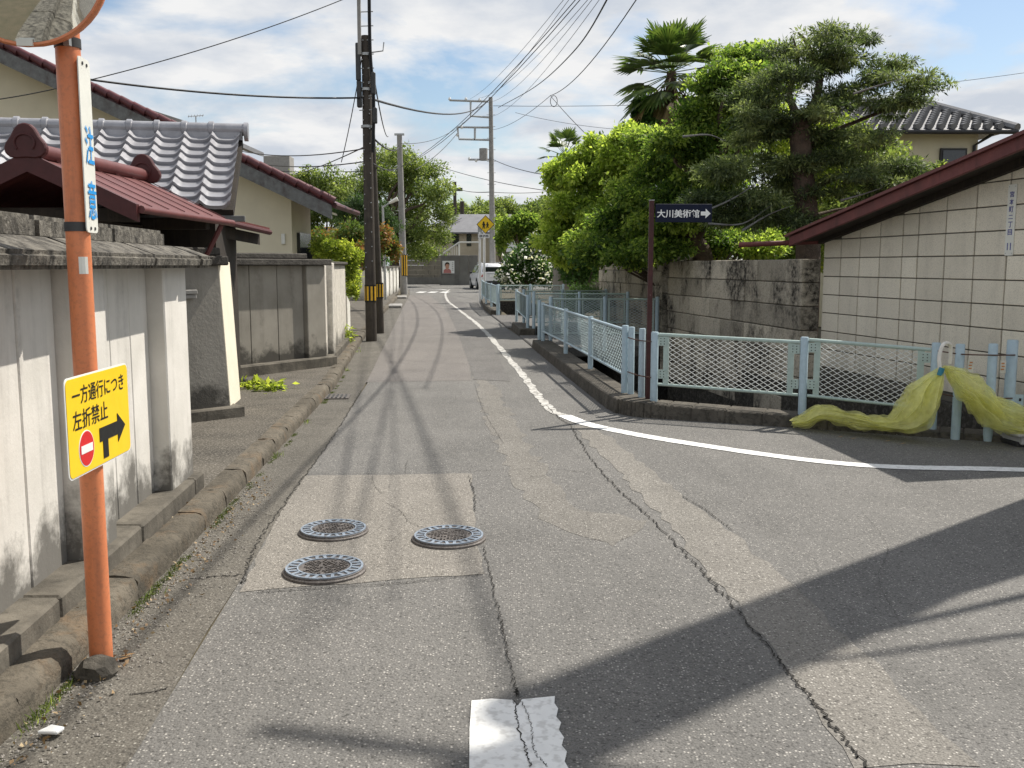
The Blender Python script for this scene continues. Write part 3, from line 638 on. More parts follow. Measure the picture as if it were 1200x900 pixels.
gseg(MB(), gl-.85, gl-.26, .002, .075, 1.245, 1.285).build('ledge_rail', 'poleconc', gw, bevel=.006)
gseg(MB(), gl-.85, gl-.265, .002, .06, 1.205, 1.24).build('ledge_rail', 'poleconc', gw, bevel=.006)
# second splayed wall
hA, hB = Vector((-3.62,11.9,0)), Vector((-2.66,13.42,0)); hu = (hB-hA).normalized(); hn = Vector((hu.y, -hu.x, 0)); hl = (hB-hA).length
w2 = thing('boundary_wall', 'stained grey-brown splayed wall with black mould and dark flat coping', 'wall', hB)
def hq(s, d, z): return hA+hu*s+hn*d+Vector((0,0,z))
def hseg(mb, s0, s1, d0, d1, z0, z1): return mb.hexa([hq(s0,d1,z0),hq(s1,d1,z0),hq(s1,d0,z0),hq(s0,d0,z0)], [hq(s0,d1,z1),hq(s1,d1,z1),hq(s1,d0,z1),hq(s0,d0,z1)])
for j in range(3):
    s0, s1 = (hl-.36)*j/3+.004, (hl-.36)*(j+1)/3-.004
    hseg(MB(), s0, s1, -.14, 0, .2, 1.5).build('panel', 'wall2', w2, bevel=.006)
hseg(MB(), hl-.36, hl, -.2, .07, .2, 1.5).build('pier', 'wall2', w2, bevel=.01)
hseg(MB(), -.02, hl+.12, -.25, .16, .05, .235).build('plinth_stone', 'plinth', w2, bevel=.014)
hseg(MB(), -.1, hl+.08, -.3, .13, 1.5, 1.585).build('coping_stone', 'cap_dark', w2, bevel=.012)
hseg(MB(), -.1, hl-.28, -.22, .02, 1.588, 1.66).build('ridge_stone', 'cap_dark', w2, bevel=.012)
# the wall turns and follows the kerb: pier, dark slot, rough white length
def rl(y): return -2.62-(y-13.4)*.098
def rseg(mb, y0, y1, d0, d1, z0, z1): return mb.hexa([(rl(y0)+d0,y0,z0),(rl(y0)+d1,y0,z0),(rl(y1)+d1,y1,z0),(rl(y1)+d0,y1,z0)], [(rl(y0)+d0,y0,z1),(rl(y0)+d1,y0,z1),(rl(y1)+d1,y1,z1),(rl(y1)+d0,y1,z1)])
w3 = thing('boundary_wall', 'rough whitewashed wall running along the kerb beside the dark utility poles', 'wall', (rl(15.5), 15.5, 0))
rseg(MB(), 13.55, 14.05, -.16, -.03, .1, 1.52).build('panel', 'roughwhite', w3, bevel=.008)
rseg(MB(), 14.12, 14.48, -.25, .05, .08, 1.54).build('pier', 'roughwhite', w3, bevel=.012)
for k in range(3): rseg(MB(), 14.5+1.03*k, 15.525+1.03*k, -.16, -.02, .1, 1.51).build('panel', 'roughwhite', w3, bevel=.008)
rseg(MB(), 13.5, 17.6, -.2, .06, .05, .2).build('plinth_stone', 'plinth', w3, bevel=.012)
rseg(MB(), 14.46, 17.6, -.2, .03, 1.512, 1.56).build('coping_stone', 'cap_dark', w3, bevel=.01)
# low curved planter
pb = thing('planter_wall', 'low curved pale planter wall at the end of the whitewashed wall', 'planter', (-3.25, 18.3, 0))
m_ = MB(); pc = spline([(-3.03,17.62,0),(-3.06,18.1,0),(-3.2,18.6,0),(-3.6,19.0,0),(-4.4,19.1,0)], 5)
for a, b in zip(pc, pc[1:]):
    h0 = .95-.5*min(1, (a.y-17.6)/1.4); h1 = .95-.5*min(1, (b.y-17.6)/1.4)
    t = (b-a).normalized(); nn = Vector((-t.y, t.x, 0))*.12
    m_.hexa([a, b, b+nn, a+nn], [a+Vector((0,0,h0)), b+Vector((0,0,h1)), b+nn+Vector((0,0,h1)), a+nn+Vector((0,0,h0))])
m_.build('curved_wall', 'whitewall', pb)
MB().prism([(-3.1,17.7,.4),(-3.16,18.2,.4),(-3.3,18.6,.4),(-3.7,18.95,.4),(-4.4,19,.4),(-4.4,17.7,.4)], (0,0,.06)).build('soil_bed', 'soil', pb)
# far white wall
w4 = thing('boundary_wall', 'clean white garden wall with thin cap beside the slim street lamp', 'wall', (-5.5, 39, 0))
fx = lambda y: -5.36-(y-39)*.068
MB().hexa([(-7.6,38.9,.05),(-5.36,38.9,.05),(-5.36,39.1,.05),(-7.6,39.1,.05)], [(-7.6,38.9,1.40),(-5.36,38.9,1.40),(-5.36,39.1,1.40),(-7.6,39.1,1.40)]).build('panel', 'whitewall', w4, bevel=.01)
for k in range(5):
    a, b = 39.1+3.05*k, 39.1+3.05*(k+1)-.02
    MB().hexa([(fx(a)-.2,a,.05),(fx(a),a,.05),(fx(b),b,.05),(fx(b)-.2,b,.05)], [(fx(a)-.2,a,1.40),(fx(a),a,1.40),(fx(b),b,1.40),(fx(b)-.2,b,1.40)]).build('panel', 'whitewall', w4, bevel=.01)
    MB().hexa([(fx(a)-.1,a-.1,.05),(fx(a)+.07,a-.1,.05),(fx(a)+.07,a+.2,.05),(fx(a)-.1,a+.2,.05)], [(fx(a)-.1,a-.1,1.43),(fx(a)+.07,a-.1,1.43),(fx(a)+.07,a+.2,1.43),(fx(a)-.1,a+.2,1.43)]).build('pier', 'whitewall', w4, bevel=.01)
MB().hexa([(-7.6,38.84,1.40),(-5.3,38.84,1.40),(-5.3,39.14,1.40),(-7.6,39.14,1.40)], [(-7.6,38.84,1.47),(-5.3,38.84,1.47),(-5.3,39.14,1.47),(-7.6,39.14,1.47)]).build('coping', 'cap', w4)
a, b = 39.15, 54.3
MB().hexa([(fx(a)-.26,a,1.402),(fx(a)+.10,a,1.402),(fx(b)+.10,b,1.402),(fx(b)-.26,b,1.402)], [(fx(a)-.26,a,1.47),(fx(a)+.10,a,1.47),(fx(b)+.10,b,1.47),(fx(b)-.26,b,1.47)]).build('coping', 'cap', w4)
# ------------------------------------------------------------------ silver tiled roof building
ru = Vector((.984,.18,0)).normalized(); rv = Vector((.18,-.984,0)).normalized()
rR = P3(284,158,10.0); RUN, DROP = 1.22, .80; NR, NC = 9, 14; TW = .262
kb = thing('tiled_shed', 'small shed with silver grey wavy pantile roof behind the long concrete wall', 'shed', (rR.x-1.6, rR.y, 0))
sl = Vector((rv.x*RUN, rv.y*RUN, -DROP)); sl_len = sl.length; sdir = sl.normalized(); snorm = ru.cross(sdir); snorm = snorm if snorm.z > 0 else -snorm
EXPO = sl_len/NR
def tile_mesh():
    bm_v = []; bm_f = []; K = 14
    prof = [(-.5+i/K, .046*math.exp(-((abs(-.5+i/K)-.5)/.13)**2)+.016*((-.5+i/K)/.5)**2-.02) for i in range(K+1)]
    for t, dz in ((-.12, 0), (1.0, .036), (1.0, .0)):
        for x, h in prof: bm_v.append((x*TW*1.03, t*EXPO, h+dz))
    n_ = K+1
    for r_ in range(2):
        for i_ in range(K): bm_f.append((r_*n_+i_, (r_+1)*n_+i_, (r_+1)*n_+i_+1, r_*n_+i_+1))
    me = bpy.data.meshes.new('roof_tile'); me.from_pydata(bm_v, [], bm_f); me.shade_smooth(); me.set_sharp_from_angle(angle=R(50)); me.materials.append(M['kawara']); return me
tm = tile_mesh()
rot = Matrix((ru, sdir, snorm)).transposed().to_4x4()
off = wloc(kb)
for c in range(NC):
    for r_ in range(NR):
        o = bpy.data.objects.new('roof_tile', tm); COL.objects.link(o); o.parent = kb
        pnt = rR-ru*(TW*(c+.5)+.02)+sdir*(EXPO*r_)
        o.matrix_local = Matrix.Translation(pnt-off+Vector((rnd.uniform(-.003,.003),0,rnd.uniform(-.003,.003)))) @ rot
m_ = MB(); a = rR-ru*(NC*TW+.02)
m_.prism([rR-snorm*.04, rR-snorm*.04+sl*.985, rR-snorm*.12+sl*.985, rR-snorm*.12], -ru*(NC*TW)).build('roof_deck', 'darkwood', kb)
rg_ = MB().tube([rR+ru*.03+Vector((0,0,.05)), a+Vector((0,0,.05))], .062, 14); rg_.build('ridge_tile', 'kawara', kb, smooth=50)
MB().fbox(rR+Vector((0,0,-.06))-rv*.05, rv*.1, -ru*NC*TW, Vector((0,0,.08))).build('ridge_base', 'kawara', kb)
for c in range(NC+1):
    p = rR-ru*(TW*(c+.0)+.30)+Vector((0,0,.05)); MB().tube([p+ru*.03, p+ru*.022, p-ru*.022, p-ru*.03], [.064,.078,.078,.064], 14).build('ridge_collar', 'kawara', kb, smooth=50)
MB().cyl(rR+ru*.02+Vector((0,0,.03)), rR+ru*.06+Vector((0,0,.03)), .095, 16).build('ridge_end_tile', 'kawara', kb, smooth=50)
sh = rR+sl*.9
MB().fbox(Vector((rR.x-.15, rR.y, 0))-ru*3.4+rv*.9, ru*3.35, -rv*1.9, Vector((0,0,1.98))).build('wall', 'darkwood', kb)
e0 = rR+sl+ru*.10-Vector((0,0,.07))
MB().fbox(e0-rv*.12, -ru*1.2, rv*.06, Vector((0,0,-.055))).build('eave_board', 'greywood', kb, bevel=.006)
# ------------------------------------------------------------------ roofed timber gate with maroon sheet roof
gt = thing('roofed_gate', 'dark timber gate house with maroon metal roof and round ridge ornaments', 'gate', (-3.4, 8.0, 0))
def rp_(s, x, z): return Vector((-3.33+.035*(s-6.7)+x, s, z))
F0, F1 = 6.72, 8.62
for sgn in (1, -1):
    k = 6
    for i in range(k):
        s0, s1 = F0+(F1-F0)*i/k, F0+(F1-F0)*(i+1)/k
        MB().hexa([rp_(s0,0,2.22),rp_(s0,sgn*.70,1.89),rp_(s1-.006,sgn*.70,1.89),rp_(s1-.006,0,2.22)][::sgn], [rp_(s0,0,2.25),rp_(s0,sgn*.72,1.91),rp_(s1-.006,sgn*.72,1.91),rp_(s1-.006,0,2.25)][::sgn]).build('roof_sheet', 'maroon', gt)
        MB().tube([rp_(s1-.003,0,2.262), rp_(s1-.003,sgn*.71,1.922)], .004, 6).build('seam', 'maroon', gt)
    MB().hexa([rp_(F0-.03,0,2.14),rp_(F0-.03,sgn*.74,1.80),rp_(F0+.02,sgn*.74,1.80),rp_(F0+.02,0,2.14)][::sgn], [rp_(F0-.03,0,2.275),rp_(F0-.03,sgn*.74,1.92),rp_(F0+.02,sgn*.74,1.92),rp_(F0+.02,0,2.275)][::sgn]).build('bargeboard', 'maroon_dark', gt)
    MB().tube([rp_(F0,sgn*.76,1.885), rp_(F1+.05,sgn*.76,1.875)], .028, 8).build('gutter_pipe', 'maroon', gt, smooth=50)
MB().tube([rp_(F0,0,2.29), rp_(F1,0,2.29)], .058, 10).build('ridge_cap', 'maroon', gt, smooth=50)
def ornament(s, k):
    pts = []
    for i in range(24):
        g = math.pi*2*i/24; r_ = .105+.018*math.cos(3*(g-math.pi/2)); pts.append(rp_(s, math.cos(g)*r_*1.15*k, 2.33+math.sin(g)*r_*k))
    o = MB().prism(pts, (0,.05,0)).build('ridge_ornament', 'maroon_dark', gt, bevel=.008)
    MB().tube([rp_(s-.004,math.cos(R(d))*.062*k,2.33+math.sin(R(d))*.055*k) for d in range(-40,221,20)], .008, 6).build('raised_ring', 'maroon_dark', o)
ornament(F0-.04, 1.12); ornament(F1-.02, 1.2)
for s in (F0+.25, F1-.2):
    for x in (-.62, .12): MB().box(rp_(s, x, .95), (.12,.12,1.9)).build('post', 'darkwood', gt, bevel=.008)
    MB().box(rp_(s, 0, 1.86), (1.25,.10,.10)).build('beam', 'darkwood', gt, bevel=.006)
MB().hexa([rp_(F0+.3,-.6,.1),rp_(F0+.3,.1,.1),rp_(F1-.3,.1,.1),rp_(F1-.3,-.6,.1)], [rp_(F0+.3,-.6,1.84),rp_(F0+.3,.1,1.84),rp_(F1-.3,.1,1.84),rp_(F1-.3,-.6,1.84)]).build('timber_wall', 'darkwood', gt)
MB().tube([rp_(F1-.12,.72,1.86), rp_(F1-.14,.60,1.62), rp_(F1-.14,.52,1.5)], .022, 8).build('drain_pipe', 'maroon', gt)
# lean-to eave behind the gate
le = thing('lean_to_roof', 'low dark lean-to eave with maroon edge between gate house and cream house', 'roof', (-3.2, 10.5, 0))
q = [P3(262,254,9.6), P3(316,267,10.9), P3(316,267,10.9)+Vector((-1.6,.5,.32)), P3(262,254,9.6)+Vector((-1.3,.3,.25))]
MB().prism(q, (0,0,-.035)).build('roof_sheet', 'maroon', le)
MB().tube([q[0]+Vector((0,0,-.05)), q[1]+Vector((0,0,-.05))], .03, 8).build('gutter_pipe', 'maroon_dark', le)
MB().prism([p+Vector((-.12,.02,-.07)) for p in q], (0,0,-.12)).build('rafter_deck', 'darkwood', le)
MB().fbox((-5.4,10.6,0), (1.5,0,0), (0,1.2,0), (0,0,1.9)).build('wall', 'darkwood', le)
# ------------------------------------------------------------------ cream gabled house
ch_ = thing('cream_house', 'cream rendered house with long maroon tiled gable edge and grey bargeboard', 'house', (-8, 20.3, 0))
HY = 20.3; eX, eZ = -3.66, 2.77; SLP = .47; rX = -12.2
rz_ = lambda x: eZ+SLP*(eX-x) if x > rX else eZ+SLP*(eX-rX)-SLP*(rX-x)
MB().prism([(-4.62,HY,0),(-4.62,HY,rz_(-4.62)-.32),(rX,HY,rz_(rX)-.32),(-19.8,HY,rz_(-19.8)-.32),(-19.8,HY,0)], (0,1.9,0)).build('wall', 'housecream', ch_)
MB().box((-14,25,1.5), (10,5.6,3.0)).build('rear_wing', 'housecream', ch_)
rf = MB().hexa([(eX,19.72,eZ-.1),(eX,22.7,eZ-.1),(rX,22.7,rz_(rX)-.1),(rX,19.72,rz_(rX)-.1)][::-1], [(eX,19.72,eZ),(eX,22.7,eZ),(rX,22.7,rz_(rX)),(rX,19.72,rz_(rX))][::-1]).build('roof', 'maroon_tile', ch_)
MB().hexa([(rX,19.72,rz_(rX)-.1),(rX,22.7,rz_(rX)-.1),(-20.4,22.7,rz_(-20.4)-.1),(-20.4,19.72,rz_(-20.4)-.1)][::-1], [(rX,19.72,rz_(rX)),(rX,22.7,rz_(rX)),(-20.4,22.7,rz_(-20.4)),(-20.4,19.72,rz_(-20.4))][::-1]).build('roof', 'maroon_tile', ch_)
MB().hexa([(eX,19.66,eZ-.34),(eX,19.72,eZ-.34),(rX,19.72,rz_(rX)-.34),(rX,19.66,rz_(rX)-.34)][::-1], [(eX,19.66,eZ-.06),(eX,19.72,eZ-.06),(rX,19.72,rz_(rX)-.06),(rX,19.66,rz_(rX)-.06)][::-1]).build('bargeboard', 'greywood', ch_)
MB().hexa([(eX+.0,19.72,eZ-.24),(eX,20.3,eZ-.24),(rX,20.3,rz_(rX)-.24),(rX,19.72,rz_(rX)-.24)][::-1], [(eX,19.72,eZ-.2),(eX,20.3,eZ-.2),(rX,20.3,rz_(rX)-.2),(rX,19.72,rz_(rX)-.2)][::-1]).build('soffit', 'housecream', ch_)
sv = Vector((-1,0,SLP)).normalized(); nt_ = int((eX-rX)/.28/ .905)
for i in range(34):
    p = Vector((eX+.06,19.66,eZ+.03))+sv*(i*.275)
    if p.x < rX: break
    MB().tube([p+Vector((0,.02,-.01)), p+sv*.29+Vector((0,.02,.02))], [.085,.07], 8).build('verge_tile', 'maroon_tile', ch_, smooth=50)
MB().tube([(eX+.05,19.7,eZ-.06),(eX+.05,22.7,eZ-.06)], .06, 8).build('gutter_pipe', 'maroon_dark', ch_)
MB().box((-4.6,21.3,1.75), (.1,1.1,.9)).build('window', 'glass', ch_); 
MB().box((-4.80,HY-.02,2.05), (.08,.05,.22)).build('wall_light', 'offwhite', ch_, bevel=.01)
MB().box((-4.35,21.9,.95), (.5,.5,1.9)).build('shutter_box', 'trim', ch_, bevel=.02)
MB().fbox((-6.0,20.26,.0), (1.45,0,0), (0,.05,0), (0,0,.6)).build('base_course', 'plinth', ch_)
# television aerial above the ridge of the house behind
ra = thing('grey_roof_house', 'low grey roofed house glimpsed behind the silver tiled ridge', 'house', (-11, 33, 0))
MB().box((-13.4,34.2,2.92), (6.2,5.6,5.84)).build('wall', 'beige', ra)
MB().prism([P3(175,128,31), P3(252,153,31), P3(252,153,31)+Vector((0,0,-.15)), P3(175,128,31)+Vector((0,0,-.2))], (0,6,0)).build('roof', 'greyroof', ra)
an = thing('television_aerial', 'small rooftop television aerial against the clouds', 'aerial', P3(230,152,31.5))
pz = P3(230,152,31.5); MB().tube([pz-Vector((0,0,.5)), pz+Vector((0,0,.42))], .02, 6).build('mast', 'steel', an)
MB().tube([pz+Vector((-.22,-.1,.40)), pz+Vector((.22,.1,.46))], .012, 6).build('boom', 'steel', an)
for k in range(6):
    c = pz+Vector((-.2+.08*k,-.09+.036*k,.405+.011*k)); MB().tube([c+Vector((.05,-.12,.02)), c-Vector((.05,-.12,.02))], .007, 5).build('element', 'steel', an)
# far pale tower block on the hill
tb = thing('concrete_block', 'pale concrete rooftop block far behind the left trees', 'building', P3(326,235,95))
c = P3(327,196,95); MB().box((c.x,95,2.6), (11.5,4,5.2)).build('wall', 'poleconc', tb)
MB().box((c.x,95,c.z-1.5), (2.5,2,5.0)).build('roof_tank', 'poleconc', tb, bevel=.05)
# ------------------------------------------------------------------ right side: pale block outbuilding
tX = lambda y: 5.47-.19*y
td = Vector((.19,-1,0)).normalized(); tn = Vector((-1,-.19,0)).normalized()
T0 = Vector((tX(10.66), 10.66, 0)); TS = 1.12
bh_ = thing('block_outbuilding', 'low outbuilding of pale square blocks with maroon sloping roof edge', 'building', T0*TS)
TS = 1.12
def tq(s, d, z):
    p = T0+td*s+tn*d+Vector((0,0,z-CH)); return p*TS+Vector((0,0,CH))
wz = lambda s: 1.785+.170*s
TL = 3.62
MB().add([tq(0,-.015,.30),tq(TL,-.015,.30),tq(TL,-.015,wz(TL)),tq(0,-.015,wz(0)), tq(0,-.3,.30),tq(TL,-4,.30),tq(TL,-4,wz(TL)),tq(0,-4,wz(0))],
    [(0,1,2,3),(1,5,6,2),(3,2,6,7),(0,3,7,4)]).build('wall_core', 'mortar', bh_)
wd_ = [.36,.37,.37,.38,.245,.40,.40,.40,.40,.3]; s = 0
for w_ in wd_:
    k = 0
    while True:
        z0 = .38+.2*k+.005; z1 = .58+.2*k-.005
        if z0 > wz(s+w_)-.02: break
        a, b = s+.009, min(s+w_, TL)-.009; za, zb = min(z1, wz(a)-.01), min(z1, wz(b)-.01)
        if za > z0+.01 and b > a+.02:
            d = rnd.uniform(-.002,.002)
            MB().hexa([tq(a,-.03,z0),tq(a,d,z0),tq(b,d,z0),tq(b,-.03,z0)][::-1], [tq(a,-.03,za),tq(a,d,za),tq(b,d,zb),tq(b,-.03,zb)][::-1]).build('block', 'block', bh_, bevel=.004)
        k += 1
    s += w_
MB().fbox(tq(-.02,.02,-.35), td*(TL+.06), tn*-.3, Vector((0,0,.72))).build('footing', 'canal', bh_, bevel=.02)
OV = .36
def fz(s): return 1.83+.177*s
fa, fb = -.12, TL+.08
MB().hexa([tq(fa,OV,fz(fa)-.10),tq(fb,OV,fz(fb)-.10),tq(fb,OV-.035,fz(fb)-.10),tq(fa,OV-.035,fz(fa)-.10)], [tq(fa,OV,fz(fa)),tq(fb,OV,fz(fb)),tq(fb,OV-.035,fz(fb)),tq(fa,OV-.035,fz(fa))]).build('bargeboard', 'maroon_wood', bh_, bevel=.004)
MB().hexa([tq(fa-.05,OV+.03,fz(fa)+.002),tq(fb+.03,OV+.03,fz(fb)+.002),tq(fb+.03,-5,fz(fb)+.002),tq(fa-.05,-5,fz(fa)+.002)], [tq(fa-.05,OV+.03,fz(fa)+.03),tq(fb+.03,OV+.03,fz(fb)+.03),tq(fb+.03,-5,fz(fb)+.03),tq(fa-.05,-5,fz(fa)+.03)]).build('roof', 'maroon', bh_)
MB().hexa([tq(fa+.05,OV-.05,fz(fa)-.045),tq(fb,OV-.05,fz(fb)-.045),tq(fb,-.2,fz(fb)-.045),tq(fa+.05,-.2,fz(fa)-.045)], [tq(fa+.05,OV-.05,fz(fa)-.02),tq(fb,OV-.05,fz(fb)-.02),tq(fb,-.2,fz(fb)-.02),tq(fa+.05,-.2,fz(fa)-.02)]).build('soffit', 'darkwood', bh_)
MB().hexa([tq(-.02,.012,wz(0)-.05),tq(TL,.012,wz(TL)-.05),tq(TL,.06,wz(TL)-.05),tq(-.02,.06,wz(0)-.05)][::-1], [tq(-.02,.012,wz(0)+.04),tq(TL,.012,wz(TL)+.04),tq(TL,.06,wz(TL)+.04),tq(-.02,.06,wz(0)+.04)][::-1]).build('wall_plate', 'darkwood', bh_)
gp0 = P3(950,283,12.0); MB().tube([gp0+Vector((2.5,.4,.06)), gp0+Vector((.1,.0,0)), P3(866,287,12.1)], .034, 10).build('gutter_pipe', 'maroon_wood', bh_, smooth=50)
# address plate
ap = tq(2.96,.0,1.86); fr = Frame(ap, td, (0,0,1))
if fr.n.dot(tn) < 0: fr = Frame(ap, td*1, (0,0,1)); fr.n = tn
plt = tag(MB().prism([fr.p(x, y, .004) for x, y in fr.rrect(.11, .63, .01)], fr.n*.004).build('address_plate', 'offwhite'), 'narrow vertical white address plate on the pale block wall', 'sign')
for i, c in enumerate('宮本町二丁目'): fr.text(c, .052 if c != '二' else .036, 'violet', plt, 0, .228-.067*i, .0095, maxw=.056, bold=.022, name='lettering')
for x in (-.017, .017): fr.text('1', .065, 'violet', plt, x*1.15, -.235, .0095, bold=.02)
for x, y in ((-.04,.295),(.04,.295),(-.04,-.295),(.04,-.295)): MB().cyl(fr.p(x, y, .008), fr.p(x, y, .011), .004, 8).build('rivet', 'steel', plt)
# ------------------------------------------------------------------ old stone block wall
sXn = lambda y: 5.445-.151*y
sw = thing('stone_wall', 'old stone block garden wall with black weather streaks beside the outbuilding', 'wall', (sXn(13), 13, 0))
def sblocks(par, fX, ya, yb, ztop, th=.22, rows=7, h=.30, L_=.92, sd_=1):
    rg = random.Random(sd_)
    for k in range(rows):
        z1 = ztop-h*k-.006; z0 = ztop-h*(k+1)+.004; y = ya-(0 if k % 2 else L_*.47)
        while y < yb:
            a, b = max(y, ya)+.016, min(y+L_, yb)-.016; y += L_
            if b-a < .05: continue
            d = rg.uniform(-.022,.008); dz = rg.uniform(-.006,.002) if k == 0 else 0
            MB().hexa([(fX(a)+d,a,z0),(fX(a)+th,a,z0),(fX(b)+th,b,z0),(fX(b)+d,b,z0)], [(fX(a)+d,a,z1+dz),(fX(a)+th,a,z1+dz),(fX(b)+th,b,z1+dz),(fX(b)+d,b,z1+dz)]).build('stone_block', 'stone', par, bevel=.011)
sblocks(sw, sXn, 12.0, 17.35, 1.585)
MB().hexa([(sXn(12.06)+.02,12.06,-.6),(sXn(12.06)+.19,12.06,-.6),(sXn(17.34)+.19,17.34,-.6),(sXn(17.34)+.02,17.34,-.6)], [(sXn(12.06)+.02,12.06,1.56),(sXn(12.06)+.19,12.06,1.56),(sXn(17.34)+.19,17.34,1.56),(sXn(17.34)+.02,17.34,1.56)]).build('wall_core', 'mortar', sw)
for k in range(7): MB().box((sXn(17.55)+.1,17.55,1.60-.30*k-.15), (.32,.36,.292), -.15).build('pillar_stone', 'stone', sw, bevel=.012)
sXf = lambda y: 6.12-.15*y
sw2 = thing('stone_wall', 'set back stone block wall by the hedge with pale end', 'wall', (sXf(19), 19, 0))
sblocks(sw2, sXf, 18.2, 25.4, 1.68, sd_=3, rows=7)
MB().hexa([(sXf(18.21)+.02,18.21,-.6),(sXf(18.21)+.19,18.21,-.6),(sXf(25.3)+.19,25.3,-.6),(sXf(25.3)+.02,25.3,-.6)], [(sXf(18.21)+.02,18.21,1.64),(sXf(18.21)+.19,18.21,1.63),(sXf(25.3)+.19,25.3,1.63),(sXf(25.3)+.02,25.3,1.63)]).build('wall_core', 'mortar', sw2)
MB().box((3.25,17.95,.45), (.12,.6,2.3)).build('return_wall', 'stone', sw2)
# ------------------------------------------------------------------ fences
def mesh_panel(o, u, w, h, dw=.068, dh=.038, r=.0032, name='mesh_infill', m='fmesh', parent=None):
    """expanded metal: two families of slanting strands clipped to a w x h rectangle"""
    o = Vector(o); u = Vector(u).normalized(); up = Vector((0,0,1)); nrm = u.cross(up); mb = MB(); sl_ = dh/dw
    for sg in (1, -1):
        c = -w*sl_ if sg > 0 else 0
        c = math.floor(c/dh)*dh
        while c < h+w*sl_:
            pts = []
            for x in (0, w):
                z = c+sg*sl_*x; pts.append((x, z))
            (x0, z0), (x1, z1) = pts
            def clip(x0, z0, x1, z1):
                out = []
                for (xa, za, xb, zb) in ((x0,z0,x1,z1),(x1,z1,x0,z0)):
                    if za < 0: t = (0-za)/(zb-za); xa, za = xa+(xb-xa)*t, 0
                    elif za > h: t = (h-za)/(zb-za); xa, za = xa+(xb-xa)*t, h
                    out.append((xa, za))
                return out
            if not (max(z0, z1) <= 0 or min(z0, z1) >= h):
                (xa, za), (xb, zb) = clip(x0, z0, x1, z1)
                a, b = o+u*xa+up*za, o+u*xb+up*zb
                if (b-a).length > .01:
                    off_ = nrm*(.0015*sg); mb.tube([a+off_, b+off_], r, 4, False, math.pi/4)
            c += dh
    o_ = mb.build(name, m, parent); o_['kind'] = 'stuff'; return o_
def post(par, x, y, z, h, r=.036, m='fblue'):
    o = MB().tube([(x,y,z-.12),(x,y,z+h-.008),(x,y,z+h)], [r,r,r*.86], 14).build('post', m, par, smooth=40); return o
def panel(par, a, b, za, zb, hb=.17, ht=.655, rail='fgreen', mesh='fmesh', brackets=True, dw=.078, dh=.047, r=.0029, mids=()):
    a, b = Vector((*a, 0)), Vector((*b, 0)); u = (b-a).normalized(); g = .042; a2, b2 = a+u*g, b-u*g; L_ = (b2-a2).length
    top0, top1 = a2+Vector((0,0,za+ht)), b2+Vector((0,0,zb+ht)); bt0, bt1 = a2+Vector((0,0,za+hb)), b2+Vector((0,0,zb+hb))
    MB().tube([top0, top1], .018, 10).build('top_rail', rail, par, smooth=50)
    MB().tube([bt0, bt1], .015, 8).build('bottom_rail', rail, par, smooth=50)
    nv = Vector((-u.y, u.x, 0)); fw = .055 if brackets else .03
    for p, q, s in ((bt0, top0, 1), (bt1, top1, -1)):
        st = p+u*s*(.05 if brackets else .012)
        v_ = MB().fbox(st-nv*.008, u*s*fw, nv*.016, Vector((0,0,(q-p).z))).build('frame_upright', rail, par)
        if brackets:
            for zf in (.12, .78):
                c = p.lerp(q, zf); pl = MB().fbox(c-nv*.014-u*s*.002, u*s*.085, nv*.006, Vector((0,0,.09))).build('bracket', rail, par)
                for k in range(3):
                    for xx in (.025, .06):
                        e = c-nv*.0145+u*s*xx+Vector((0,0,.018+.027*k)); MB().cyl(e, e-nv*.002, .0055, 6).build('bolt_hole', 'black', pl)
    zi = za+hb
    mo = a2+u*(.05+fw if brackets else .04)
    lw = L_-2*(.05+fw if brackets else .04)
    # sheared strands follow the sloping rails
    o_ = mesh_panel(Vector((mo.x, mo.y, 0)), u, lw, ht-hb, dw, dh, r, m=mesh, parent=par)
    me = o_.data; offp = wloc(par)
    for v in me.vertices:
        t = ((v.co+offp-a2).to_2d().dot(u.to_2d()))/L_; v.co.z += zi+(zb-za)*t
    for t in mids:
        c = a2.lerp(b2, t); MB().fbox(c-nv*.008+Vector((0,0,za+hb)), u*.03, nv*.016, Vector((0,0,ht-hb))).build('frame_upright', rail, par)
A = [(.56,17.2),(.83,14.7),(1.03,12.5),(1.255,10.02)]; fA = thing('roadside_fence', 'light blue mesh fence on the kerb running back from the signpost corner', 'fence', (1.0,12.5,.15))
for x, y in A: post(fA, x, y, .15, .69 if y > 10.1 else .71, .034)
post(fA, .50, 17.45, .15, .72, .034)
post(fA, 1.20, 10.12, .15, .72, .036)
for p, q in zip(A, A[1:]): panel(fA, q, p, .15, .15, .17, .655, 'fblue', 'fmesh_blue', False, .11, .066, .0034)
for x, y, d in ((1.335,9.78,0),): tag(post(None, x, y, .15, .71, .034), 'single blue post standing beside the museum signpost', 'post')
fB = thing('corner_fence', 'green railed mesh fence on the kerb facing the side street', 'fence', (2.0,9.2,.13))
Bp = [(1.43,9.55,.15,.69),(2.74,8.93,.11,.725),(3.74,8.40,.055,.77)]
for x, y, z, h in Bp: post(fB, x, y, z, h, .038)
panel(fB, Bp[0][:2], Bp[1][:2], .15, .12, .165, .665); panel(fB, Bp[1][:2], Bp[2][:2], .12, .07, .165, .69)
e_posts = []
for i, (px, bot, h) in enumerate(((1119.6,508,.78),(1157.6,510,.79))):
    g_ = G(px, bot, .05); o = tag(post(None, g_.x, g_.y, .05, h, .038), ['short blue bollard post behind the white hoop', 'blue bollard post with a small tag between net folds'][i], 'post', 'blue posts at the end of the corner fence'); e_posts.append(g_)
dpost = Vector((4.27, 8.10, .05)); lp = tag(post(None, 4.27, 8.13, .05, .82, .045), 'thick tall blue end post with drilled side plate', 'post')
MB().box((4.335,8.10,.33), (.075,.008,.15), -.15).build('drilled_plate', 'fblue', lp)
